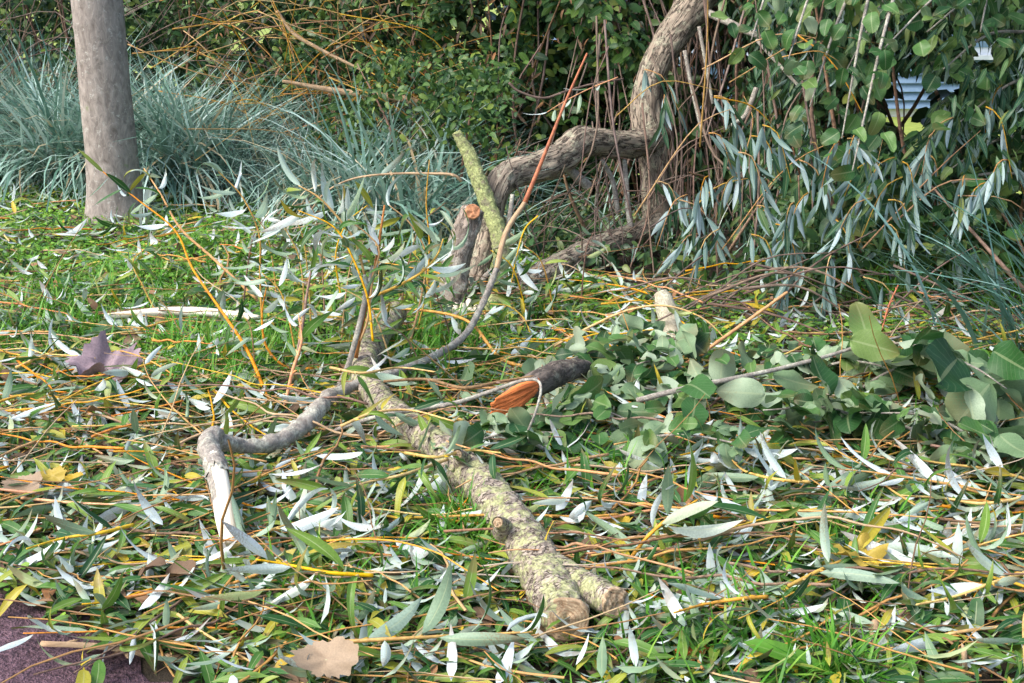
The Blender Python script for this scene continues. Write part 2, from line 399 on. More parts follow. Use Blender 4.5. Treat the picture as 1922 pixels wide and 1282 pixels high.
# ------------------------------------------------------------------ leaf templates (base at origin, along +X, upper side +Z)
def leaf_tpl(Lr, width, rows, across, shape, curl=0.3, fold=0.25, twist=0.0, side=0.0, jag=0.0, wave=0.0, seed=0, petiole=0.0, holes=()):
    r = np.random.default_rng(seed); V = []; lu = []; lv = []; F = []
    t = np.linspace(0, 1, rows)
    if shape in SMOOTH: t = (1 - np.cos(np.pi * t)) / 2
    ph = r.uniform(0, 6.28)
    x = 0; z = 0; y = 0; pts = []
    for i, tt in enumerate(t):
        if i:
            dl = Lr * (t[i] - t[i - 1]); an = curl * (tt - .15) * 1.2; sn = side * tt
            x += dl * math.cos(an) * math.cos(sn); z -= dl * math.sin(an); y += dl * math.sin(sn)
        pts.append((x, y, z))
    cols = np.linspace(-1, 1, across)
    for i, tt in enumerate(t):
        hw = width * .5 * shape(tt) + .0006
        tw = twist * tt
        for s in cols:
            j = 1 + (jag * r.uniform(-1, 1) if abs(s) == 1 else 0)
            yy = s * hw * j * math.cos(fold); zz = abs(s) * hw * math.sin(fold) + wave * width * abs(s) * math.sin(ph + tt * 9 + s * 1.3)
            y2 = yy * math.cos(tw) - zz * math.sin(tw); z2 = yy * math.sin(tw) + zz * math.cos(tw)
            V.append((pts[i][0] + petiole + (jag * .03 * r.uniform(-1, 1)), pts[i][1] + y2, pts[i][2] + z2)); lu.append(s); lv.append(tt)
    for i in range(rows - 1):
        for k in range(across - 1):
            if (i, k) in holes: continue
            a = i * across + k; F.append((a, a + across, a + across + 1, a + 1))
    F = [f[::-1] for f in F]
    if petiole:
        b = len(V); q = .0011
        V += [(0, -q, 0), (0, q, 0), (petiole + .004, q, 0.0003), (petiole + .004, -q, 0.0003)]; lu += [0] * 4; lv += [0] * 4
        F.append((b, b + 3, b + 2, b + 1))
    V = np.array(V); F = np.array(F, int)
    # make +Z the front side
    v = V[F[0]]; nrm = np.cross(v[1] - v[0], v[2] - v[0])
    if nrm[2] < 0: F = F[:, ::-1].copy()
    return dict(V=V, F=F, lu=np.array(lu, float), lv=np.array(lv, float))

SMOOTH = []
lance = lambda t: max(0.0, math.sin(math.pi * min(1, t ** .8)) ** .75) if 0 < t < 1 else 0.0
ovate = lambda t: max(0.0, math.sin(math.pi * t ** .72)) ** .6 if 0 < t < 1 else 0.0
roundl = lambda t: (max(0.0, math.sin(math.pi * t ** .85)) ** .5) if 0 < t < 1 else 0.0
SMOOTH += [ovate, roundl]
blade = lambda t: (1 - t) ** .7 * (.55 + .45 * min(1, t * 4))

def tpl_mesh(name, tp, mat):
    return mesh_from(name, tp['V'], tp['F'], {'lu': tp['lu'], 'lv': tp['lv'], 'rnd': np.zeros(len(tp['V']))}, mat)

rr = np.random.default_rng(3)
WT = [leaf_tpl(1.0, rr.uniform(.13, .23), 9, 5, lance, curl=rr.uniform(-.4, 1.2), fold=rr.uniform(.1, .6), twist=rr.uniform(-1.3, 1.3), side=rr.uniform(-.45, .45), wave=.05, seed=i, petiole=.06) for i in range(12)]
WT[3::4] = [leaf_tpl(1.0, rr.uniform(.13, .2), 9, 5, lance, curl=rr.uniform(1.3, 2.4), fold=rr.uniform(.3, .9), twist=rr.uniform(-2, 2), side=rr.uniform(-.7, .7), wave=.09, seed=200 + i, petiole=.06) for i in range(3)]
WIL = [tpl_mesh('willow_leaf', t, 'willow') for t in WT]
WT2 = [leaf_tpl(1.0, rr.uniform(.14, .2), 9, 5, lance, curl=rr.uniform(-.1, .7), fold=rr.uniform(.1, .5), twist=rr.uniform(-.8, .8), side=rr.uniform(-.25, .25), wave=.04, seed=i, petiole=.06) for i in range(12)]
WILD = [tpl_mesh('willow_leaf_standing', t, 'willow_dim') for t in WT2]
AT = [leaf_tpl(1.0, rr.uniform(.6, .88), 13, 7, roundl, curl=rr.uniform(-.3, 1.0), fold=rr.uniform(.05, .5), twist=rr.uniform(-.6, .6), jag=.05, wave=.08, seed=40 + i, petiole=.16,
               holes={0: (), 1: ((4, 1),), 2: (), 3: ((6, 4), (3, 1)), 4: (), 5: ((5, 2),)}[i % 6]) for i in range(8)]
AT[1::2] = [leaf_tpl(1.0, rr.uniform(.55, .7), 13, 7, ovate, curl=rr.uniform(-.3, 1.0), fold=rr.uniform(.05, .5), twist=rr.uniform(-.6, .6), jag=.06, wave=.09, seed=240 + i, petiole=.16, holes=((5, 1),) if i == 2 else ()) for i in range(4)]
ALD = [tpl_mesh('round_leaf', t, 'alder') for t in AT]
DT = [leaf_tpl(1.0, rr.uniform(.5, .8), 8, 5, ovate, curl=rr.uniform(.2, 1.3), fold=rr.uniform(.1, .6), twist=rr.uniform(-.8, .8), jag=.12, wave=.12, seed=70 + i, petiole=.1) for i in range(5)]
DEAD = [tpl_mesh('dead_leaf', t, 'dead') for t in DT]
# low templates for the uncountable masses
WLO = [leaf_tpl(1.0, rr.uniform(.17, .24), 5, 3, lance, curl=rr.uniform(-.1, .8), fold=rr.uniform(.1, .4), twist=rr.uniform(-.8, .8), seed=90 + i) for i in range(4)]
OLO = [leaf_tpl(1.0, rr.uniform(.45, .68), 6, 3, ovate, curl=rr.uniform(0, .6), fold=rr.uniform(.1, .35), seed=100 + i, petiole=.1) for i in range(3)]
ALO = [leaf_tpl(1.0, .8, 6, 5, roundl, curl=rr.uniform(0, .5), fold=rr.uniform(.1, .3), jag=.06, seed=110 + i, petiole=.12) for i in range(2)]
BLO = [leaf_tpl(1.0, .022, 6, 2, blade, curl=c, fold=0, twist=tw, side=s, seed=120) for c, tw, s in ((.5, .4, .1), (1.0, -.5, -.1), (1.6, .8, .2), (2.2, .2, -.2))]
GLO = [leaf_tpl(1.0, .06, 4, 2, blade, curl=c, fold=0, twist=tw, side=s, seed=121) for c, tw, s in ((.4, .3, .1), (.9, -.5, -.1), (1.5, .5, .2))]
CLO = [leaf_tpl(1.0, .85, 4, 3, roundl, curl=.3, fold=.25, seed=130)]

def basis(f, n):
    """rows of f (n,3) forward and up hint -> (n,3,3) columns [f, s, n]"""
    f = f / (np.linalg.norm(f, axis=1)[:, None] + 1e-9)
    s = np.cross(n, f); s /= np.linalg.norm(s, axis=1)[:, None] + 1e-9
    u = np.cross(f, s)
    return np.stack([f, s, u], axis=2)

def mass_mesh(name, tpls, pos, fwd, up, size, mat, r, rnd=None):
    """one mesh of many leaves"""
    n = len(pos); B = basis(fwd, up); which = r.integers(0, len(tpls), n)
    if rnd is None: rnd = r.uniform(0, 1, n)
    Vs, Fs, A1, A2, A3 = [], [], [], [], []; off = 0
    for k, tp in enumerate(tpls):
        idx = np.nonzero(which == k)[0]
        if not len(idx): continue
        v = np.einsum('nij,kj->nki', B[idx] * size[idx][:, None, None], tp['V']) + pos[idx][:, None, :]
        kk = len(tp['V'])
        Fs.append((tp['F'][None] + (np.arange(len(idx)) * kk + off)[:, None, None]).reshape(-1, 4))
        Vs.append(v.reshape(-1, 3)); off += len(idx) * kk
        A1.append(np.tile(tp['lu'], len(idx))); A2.append(np.tile(tp['lv'], len(idx))); A3.append(np.repeat(rnd[idx], kk))
    return mesh_from(name, np.vstack(Vs), np.vstack(Fs), {'lu': np.concatenate(A1), 'lv': np.concatenate(A2), 'rnd': np.concatenate(A3)}, mat)

def rand_dirs(r, n):
    v = r.normal(size=(n, 3)); return v / np.linalg.norm(v, axis=1)[:, None]

def put_leaf(parent, me, pos, fwd, up, size, name='leaf'):
    B = basis(np.array([fwd], float), np.array([up], float))[0] * size
    o = bpy.data.objects.new(name, me); COL.objects.link(o); o.parent = parent
    o.matrix_local = Matrix([[*B[0], pos[0]], [*B[1], pos[1]], [*B[2], pos[2]], [0, 0, 0, 1]])
    return o

# ------------------------------------------------------------------ setting: ground, path
def build_ground():
    xs = np.concatenate([[-400, -150, -60, -25, -12, -8], np.arange(-5.5, 5.51, .06), [8, 12, 25, 60, 150, 400]])
    ys = np.concatenate([[-300, -100, -30, -8, -2, 0.5], np.arange(1.6, 11.0, .06), [12, 14, 17, 20, 25, 40, 80, 200, 600]])
    X, Y = np.meshgrid(xs, ys); Z = gz(X, Y)
    V = np.stack([X, Y, Z], -1).reshape(-1, 3); nx = len(xs); ny = len(ys)
    i, j = np.meshgrid(np.arange(nx - 1), np.arange(ny - 1)); a = (j * nx + i).ravel()
    F = np.stack([a, a + 1, a + nx + 1, a + nx], 1)
    tag(link('ground', mesh_from('ground', V, F, None, 'soil')), kind='structure')
build_ground()

# the edge of the path crosses the near corner
E0, E1 = G(-150, 1050)[:2], G(480, 1335)[:2]
def build_path():
    d = (E1 - E0) / np.linalg.norm(E1 - E0); nrm = np.array([d[1], -d[0]])
    if nrm[1] > 0: nrm = -nrm
    V = []; F = []; m = 160; r = np.random.default_rng(2)
    ss = np.linspace(-3.0, 4.0, m)
    for k, s in enumerate(ss):
        e = E0 + d * s + nrm * (.03 * math.sin(9 * s) + .018 * math.sin(31 * s) + r.normal() * .006)
        for q, zz in ((0, -.02), (0.0, .006), (.5, .008), (1.6, .01)):
            p = e + nrm * q; V.append((p[0], p[1], float(gz(p[0], p[1])) + zz))
    for k in range(m - 1):
        for q in range(3): a = k * 4 + q; F.append((a, a + 1, a + 5, a + 4))
    me = mesh_from('path', V, [f[::-1] for f in F], None, 'path')
    tag(link('path', me), kind='structure')
build_path()
def on_path(x, y, margin=0.0):
    d = (E1 - E0) / np.linalg.norm(E1 - E0); nrm = np.array([d[1], -d[0]])
    if nrm[1] > 0: nrm = -nrm
    return (x - E0[0]) * nrm[0] + (y - E0[1]) * nrm[1] > margin

# ------------------------------------------------------------------ far lawn and house behind the thicket
def box(V, F, x0, x1, y0, y1, z0, z1):
    b = len(V); V += [(x0, y0, z0), (x1, y0, z0), (x1, y1, z0), (x0, y1, z0), (x0, y0, z1), (x1, y0, z1), (x1, y1, z1), (x0, y1, z1)]
    F += [(b, b + 3, b + 2, b + 1), (b + 4, b + 5, b + 6, b + 7), (b, b + 1, b + 5, b + 4), (b + 1, b + 2, b + 6, b + 5), (b + 2, b + 3, b + 7, b + 6), (b + 3, b, b + 4, b + 7)]
def box_obj(name, parent, mat, *bx):
    V, F = [], []; box(V, F, *bx); return link(name, mesh_from(name, V, F, None, mat, smooth=False), parent)
lawn = box_obj('lawn', None, 'lawn', -30, 40, 10.5, 60, -1.05, -0.985); tag(lawn, kind='structure')
hx, hy, hz = 5.9, 18.4, -0.985
house = link('house', None, None, (hx, hy, hz)); tag(house, 'pale blue boarded house glimpsed through a gap in the thicket', 'house')
box_obj('wall', house, 'plaster', -6, 6, .08, 6, 0, 3.1)
for k in range(26):
    V, F = [], []; b0 = .12 + k * .115
    V = [(-6, .0, b0), (6, .0, b0), (6, .055, b0 + .113), (-6, .055, b0 + .113), (-6, .076, b0), (6, .076, b0), (6, .076, b0 + .113), (-6, .076, b0 + .113)]
    F = [(0, 1, 2, 3), (4, 7, 6, 5), (0, 4, 5, 1), (3, 2, 6, 7), (0, 3, 7, 4), (1, 5, 6, 2)]
    link('board', mesh_from('board', V, F, None, 'board', smooth=False), house)
for wx in (-3.6, -.45, 3.2):
    wd = box_obj('window', house, 'white', wx, wx + 1.3, -.05, .07, .85, 2.1)
    box_obj('pane', wd, 'pane', wx + .09, wx + .61, -.06, -.052, .95, 2.0); box_obj('pane', wd, 'pane', wx + .69, wx + 1.21, -.06, -.052, .95, 2.0)
    box_obj('sill', wd, 'white', wx - .06, wx + 1.36, -.14, -.053, .79, .85)
V = [(-6.4, -.5, 3.0), (6.4, -.5, 3.0), (6.4, 3, 5.2), (-6.4, 3, 5.2), (-6.4, 6.5, 3.0), (6.4, 6.5, 3.0), (-6.4, -.5, 3.12), (6.4, -.5, 3.12), (6.4, 3, 5.32), (-6.4, 3, 5.32)]
link('roof', mesh_from('roof', V, [(6, 7, 8, 9), (0, 3, 2, 1), (0, 1, 7, 6), (3, 4, 5, 2), (0, 6, 9, 3), (1, 2, 8, 7)], None, 'rooft', smooth=False), house)

# ------------------------------------------------------------------ thicket masses
def in_gap(pos):
    """the opening in the hedge that shows the house"""
    px, py, Z = project(pos)
    d = ((px - 1700) / 58) ** 2 + ((py - 188) / 72) ** 2
    d2 = ((px - 1850) / 34) ** 2 + ((py - 90) / 28) ** 2
    d3 = ((px - 1780) / 30) ** 2 + ((py - 150) / 24) ** 2
    wob = .3 * np.sin(px * .09) * np.cos(py * .075)
    return np.minimum(np.minimum(d, d2), d3) < 1 + wob

def fill(r, n, x0, x1, d0, d1, z0, z1, lump=.55, seed=0.0):
    """points in the thicket volume behind the bank line, clumped"""
    out = []
    while sum(map(len, out)) < n:
        k = n * 2
        x = r.uniform(x0, x1, k); d = r.uniform(d0, d1, k); z = r.uniform(z0, z1, k)
        y = bank_y(x) + d
        c = np.sin(5.1 * x + seed) * np.sin(6.3 * z + 1.7 * seed) + .6 * np.sin(11 * x - 9 * z + seed) + .5 * np.sin(4 * d + 8 * x)
        keep = c * lump + .5 > r.uniform(0, 1, k)
        p = np.stack([x, y, z + gz(x, y) * .8], 1)[keep]
        p = p[~in_gap(p)]
        p = p[~((p[:, 0] > .02) & (p[:, 0] < 1.08) & (p[:, 1] < 6.75 + .3 * np.sin(9 * p[:, 0] + 7 * p[:, 2])) & (p[:, 2] > .16))]; out.append(p)
    return np.vstack(out)[:n]

def shrub(name, label, cat, r, n, x0, x1, d0, d1, z0, z1, tpls, mat, s0, s1, droop=.35, stems=6, stem_mat='brown_twig', seed=0., lump=.55, group=None):
    pos = fill(r, n, x0, x1, d0, d1, z0, z1, lump, seed)
    base = np.array([(x0 + x1) / 2, bank_y((x0 + x1) / 2) + (d0 + d1) / 2, 0.0]); base[2] = gz(base[0], base[1])
    t = link(name, None, None, base); tag(t, label, cat, group)
    f = rand_dirs(r, n); f[:, 2] = f[:, 2] * .5 - droop; f[:, 1] -= .25
    up = rand_dirs(r, n) * .7 + np.array([0, -.55, .8])
    me = mass_mesh('crown', tpls, pos - base, f, up, r.uniform(s0, s1, n), mat, r)
    tag(link('crown', me, t), kind='stuff')
    for k in range(stems):
        tgt = pos[r.integers(0, n)] - base; b = np.array([tgt[0] * .6 + r.normal() * .1, r.uniform(-.3, .3), -.05])
        tgt[2] = max(tgt[2], .5)
        mid = (b + tgt) / 2 + r.normal(size=3) * .1
        tube_obj('stem', t, [b, mid, tgt], [r.uniform(.008, .018), .008, .003], stem_mat, n=14, sides=6)
    return t

r = np.random.default_rng(10)
BIG = [leaf_tpl(1.0, .7, 5, 3, ovate, curl=.3, fold=.2, seed=140)]
shrub('hedge', 'dense dark backing hedge added behind all the shrubs at the top', 'hedge', r, 9000, -6.5, .6, 2.3, 3.6, -.3, 2.6, BIG, 'ivy', .10, .16, seed=20., lump=.12, stems=10)  # back layers added to close bright gaps and deepen the dark
shrub('hedge', 'dense dark backing hedge added behind the willow and the round-leaved boughs', 'hedge', r, 8500, .4, 5.5, 2.2, 3.4, -.3, 2.6, BIG, 'ivy', .10, .16, seed=21., lump=.12, stems=10)
r = np.random.default_rng(11)
shrub('dark_shrub', 'dark glossy-leaved evergreen shrub behind the tall grass and the smooth trunk', 'shrub', r, 17000, -4.6, -1.1, .9, 2.4, -.1, 2.3, OLO, 'ivy', .045, .08, seed=1.)
shrub('dark_shrub', 'dark small-leaved shrub between the grass bank and the heap of orange shoots', 'shrub', r, 11000, -1.5, .15, .9, 2.4, -.1, 2.3, OLO, 'ivy', .04, .075, seed=2.)
shrub('green_shrub', 'bright green bush with oval leaves above the curved willow limb', 'shrub', r, 6500, -.5, .9, .75, 1.9, .45, 2.2, OLO, 'elder', .04, .085, seed=3.)
shrub('green_shrub', 'yellow-green bush with small leaves among orange shoots at the top', 'shrub', r, 3800, -1.9, -.3, .7, 1.4, .4, 2.0, OLO, 'elder', .03, .06, seed=4.)
shrub('dark_shrub', 'dark leafy growth behind the dry stems beside the willow trunk', 'shrub', r, 10000, .0, 1.9, 1.2, 2.4, -.2, 2.4, OLO, 'ivy', .05, .09, seed=5.)
shrub('dark_shrub', 'deep green shrub at the far right under the round-leaved boughs', 'shrub', r, 11000, 1.3, 4.4, .7, 2.2, -.2, 2.4, OLO + ALO, 'ivy', .055, .09, seed=6.)
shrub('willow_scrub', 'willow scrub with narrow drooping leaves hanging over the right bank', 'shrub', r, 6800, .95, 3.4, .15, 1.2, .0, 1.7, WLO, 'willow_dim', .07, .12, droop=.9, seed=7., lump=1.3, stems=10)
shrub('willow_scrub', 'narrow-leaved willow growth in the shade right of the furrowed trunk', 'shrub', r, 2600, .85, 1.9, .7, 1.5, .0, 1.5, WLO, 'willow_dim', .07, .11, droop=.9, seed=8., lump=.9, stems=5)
shrub('dark_shrub', 'low dark leafy growth along the foot of the right bank', 'shrub', r, 3600, 1.0, 3.8, -.1, .7, .0, .42, OLO + WLO, 'ivy', .04, .08, seed=17., lump=.7, stems=8)
shrub('dark_shrub', 'dark leafy growth added to darken the hollow under the curved limb', 'shrub', r, 4200, .0, 1.25, 1.25, 2.0, -.1, .8, OLO + WLO, 'ivy', .045, .08, seed=18., lump=.4, stems=6)  # leaves added to stand for the deep shade of the hollow
shrub('ground_ivy', 'low dark creeping leaves on the soil below the curved limb', 'shrub', r, 2600, .0, 1.3, -.15, 1.3, .0, .15, OLO + WLO, 'ivy', .035, .065, seed=19., lump=.4, stems=4)
shrub('olive_shrub', 'loose olive shrub with lighter small leaves above the tall grass by the trunk', 'shrub', r, 4200, -4.4, -.6, .75, 1.5, .35, 1.7, OLO + WLO[:1], 'elder', .03, .065, seed=9.8, lump=1.1, stems=16)
shrub('olive_shrub', 'olive small-leaved bramble coming down to the grass behind the mossy limb', 'shrub', r, 4200, -1.15, .15, .15, 1.0, .0, .85, OLO + WLO[:1], 'elder', .028, .055, seed=9.5, lump=.9, stems=14)

def blades(name, label, r, pos, hmin, hmax, mat, tpls, lean=(.3, 0), spread=.5, cat=None, parent=None, kind='stuff', fac=1.0):
    n = len(pos); az = rand_dirs(r, n); az[:, 2] = 0
    ln = az * spread + np.array([lean[0], lean[1], 0])
    f = ln * .6 + np.array([0, 0, 1.0]); nn = -ln + np.array([0, 0, .15])
    me = mass_mesh(name, tpls, pos, f, nn, r.uniform(hmin, hmax, n) * fac, mat, r)
    o = link(name, me, parent)
    return tag(o, label, cat, None, kind)

# band of tall blue-green grass on the bank behind the trunk
n = 46000; r = np.random.default_rng(12)
x = -.15 - 4.45 * r.uniform(0, 1, n) ** .75; d = r.uniform(-.2, 1.5, n) ; y = bank_y(x) + d
keep = (np.sin(3 * x) * .2 + np.sin(7 * x + 4 * y) * .25 + .75 > r.uniform(0, 1, n))
pos = np.stack([x, y, gz(x, y) - .02], 1)[keep]
hfac = 1 + .28 * np.sin(2.3 * pos[:, 0] + .7) * np.sin(1.9 * pos[:, 1]) + .18 * np.sin(8.1 * pos[:, 0] + 3 * pos[:, 1])
blades('tall_grass', 'tall blue-green grass arching along the bank behind the smooth trunk', r, pos, .26, .92, 'reed', BLO, lean=(.5, -.15), spread=1.25, cat='grass', fac=hfac)
n = 1500
x = np.where(r.uniform(0, 1, n) < .93, r.uniform(-.6, .02, n), r.uniform(.02, 1.4, n)); d = r.uniform(.2, 1.2, n); y = bank_y(x) + d
pos = np.stack([x, y, gz(x, y) - .02], 1)
blades('bank_grass', 'darker long grass growing in the shade behind the broken limbs', r, pos, .2, .5, 'reed', BLO, lean=(-.05, -.15), spread=.6, cat='grass')
n = 3000
x = r.uniform(1.2, 3.4, n); d = r.uniform(.0, .9, n); y = bank_y(x) + d
pos = np.stack([x, y, gz(x, y) - .02], 1)
blades('shade_grass', 'sparse grass in the dark hollow under the drooping willow', r, pos, .12, .35, 'grass', BLO, lean=(0, -.1), spread=.7, cat='grass')

# clump of strap leaves at the right edge
def strap_clump():
    r = np.random.default_rng(13); base = P(2010, 640, 4.45); base[2] = gz(base[0], base[1])
    t = link('strap_leaf_plant', None, None, base); tag(t, 'clump of long blue-green strap leaves leaning in at the right edge', 'plant')
    tps = [leaf_tpl(1.0, .022 + .008 * (i % 3), 12, 3, blade, curl=c, fold=.25, twist=tw, side=sd_, seed=i) for i, (c, tw, sd_) in enumerate(((.5, .3, .1), (.8, -.4, -.1), (1.1, .5, .1), (.3, .2, -.15)))]
    ms = [tpl_mesh('strap_leaf', q, 'strap') for q in tps]
    for k in range(85):
        b = np.array([r.normal() * .16, r.normal() * .16, -.02]); ln = np.array([-.42 + r.normal() * .28, -.05 + r.normal() * .25, 0])
        put_leaf(t, ms[k % 4], b, ln + np.array([0, 0, 1.]), -ln + np.array([0, 0, .2]), r.uniform(.55, .95), 'blade')
strap_clump()

# dry stems and dead vines hanging in the thicket round the willow trunk
def dry_thicket():
    r = np.random.default_rng(14); base = P(1300, 470, 6.6); base[2] = gz(base[0], base[1])
    t = link('dead_vine_tangle', None, None, base); tag(t, 'brown tangle of dry hanging stems and dead vines around the willow trunk', 'dead vine')
    for k in range(270):
        px = r.normal(1340, 120) if k % 3 else r.uniform(1000, 1640); Z = r.uniform(6.5, 7.4) if r.uniform() < .9 else r.uniform(5.5, 6.2)
        y0 = r.uniform(-80, 250); y1 = y0 + r.uniform(150, 420)
        a, b = P(px + r.normal() * 20, y0, Z), P(px + r.normal() * 45, min(y1, 610), Z - r.uniform(0, .25))
        if in_gap(np.array([a, b, (a + b) / 2])).any(): continue
        g = float(gz(b[0], b[1])); b[2] = max(b[2], g)
        mid = (a + b) / 2 + r.normal(size=3) * .05
        q = r.uniform(.0025, .007)
        tube_obj('stem', t, np.array([a, mid, b]), [q, q, q * .7], 'dead_stem', loc=base, n=10, sides=5)
dry_thicket()

def scrub_twigs(name, label, r, n, reg, Zr, mat, rad, length, ang, curve=.12):
    """fine twigs through a region of the thicket, each its own part of one tangle"""
    base = P((reg[0] + reg[1]) / 2, reg[3], np.mean(Zr)); base[2] = gz(base[0], base[1])
    t = link(name, None, None, base); tag(t, label, 'brushwood')
    for k in range(n):
        c = P(r.uniform(reg[0], reg[1]), r.uniform(reg[2], reg[3]), r.uniform(*Zr)); th = r.normal(ang[0], ang[1])
        L = r.uniform(*length); d = np.array([math.cos(th), r.normal() * .3, math.sin(th)]) * L / 2
        if in_gap(np.array([c - d, c + d, c])).any(): continue
        q = r.uniform(*rad); a, b = c - d, c + d
        for e in (a, b): e[2] = max(e[2], float(gz(e[0], e[1])) + .01)
        tube_obj('twig', t, np.array([a, c + r.normal(size=3) * L * curve * .5 + np.array([0, 0, L * curve]), b]), [q, q * .8, q * .35], mat, loc=base, n=9, sides=5)
r = np.random.default_rng(15)
scrub_twigs('orange_brushwood', 'heap of arching orange willow shoots high against the bushes', r, 150, (400, 1010, -30, 270), (6.9, 7.9), 'brush_twig', (.002, .0042), (.35, 1.2), (-.45, .55), .2)
scrub_twigs('brown_brushwood', 'thin brown twigs criss-crossing the dark leaves above the tall grass', r, 60, (0, 560, -20, 200), (7.6, 8.6), 'dead_stem', (.002, .004), (.3, .9), (.2, .7), .2)
scrub_twigs('red_brushwood', 'fine reddish dead twigs in the dark hollow under the curved limb', r, 90, (960, 1330, 300, 600), (5.4, 6.3), 'dead_stem', (.002, .004), (.2, .6), (1.2, .6))
scrub_twigs('hedge_brushwood', 'thin orange and brown twigs crossing in front of the drooping willow leaves', r, 30, (1250, 1900, 60, 640), (4.9, 5.9), 'brush_twig', (.002, .004), (.2, .7), (.5, .8))
scrub_twigs('bank_brushwood', 'low brown twigs lying along the foot of the right bank', r, 60, (1250, 1920, 520, 670), (4.7, 5.3), 'dead_stem', (.002, .006), (.2, .7), (.1, .5))

r = np.random.default_rng(16)
shrub('withered_brush', 'withered brown leafy brush tangled among the orange shoots at the top', 'brushwood', r, 1300, -1.9, .3, .6, 1.3, .15, 1.6, WLO, 'dead', .04, .08, droop=.8, seed=12., stems=8)
shrub('withered_brush', 'withered brown leaves caught in the dry stems beside the willow trunk', 'brushwood', r, 2600, .3, 1.9, .9, 2.0, .0, 1.8, WLO, 'dead', .04, .08, droop=.9, seed=13., stems=8)

# ------------------------------------------------------------------ smooth-barked tree
def street_tree():
    b = P(220, 415, 6.9); b[2] = float(gz(b[0], b[1])); t = link('tree', None, None, b)
    tag(t, 'smooth grey-brown tree trunk standing before the tall blue-green grass', 'tree')
    top = np.array([-.03, .05, 3.6])
    tube_obj('trunk', t, [np.array([0, 0, -.08]), np.array([0, 0, .06]), np.array([0, 0, .35]), top * .4, top], [.20, .152, .130, .121, .10], 'trunk', n=110, sides=44, amp=.022, freq=9, zfreq=.5, ridge=.15,
             knots=((.19, -1.9, .03, .012), (.285, -1.5, .022, .010), (.33, -1.75, .018, .008), (.41, -1.3, .03, .012)))
    r = np.random.default_rng(5); tips = []
    for k in range(6):
        a = k * 1.05 + .3; e = top + np.array([math.cos(a) * .9, math.sin(a) * .9, r.uniform(.8, 1.5)]); tips.append(e)
        tube_obj('limb', t, [top * .93, top + (e - top) * .5 + np.array([0, 0, -.1]), e], [.06, .035, .01], 'trunk', n=14, sides=8)
    nn = 900; pos = np.array(tips)[r.integers(0, 6, nn)] + r.normal(size=(nn, 3)) * .38
    f = rand_dirs(r, nn); f[:, 2] -= .4
    tag(link('crown', mass_mesh('crown', OLO, pos, f, rand_dirs(r, nn) + np.array([0, 0, .8]), r.uniform(.06, .1, nn), 'elder', r), t), kind='stuff')
street_tree()

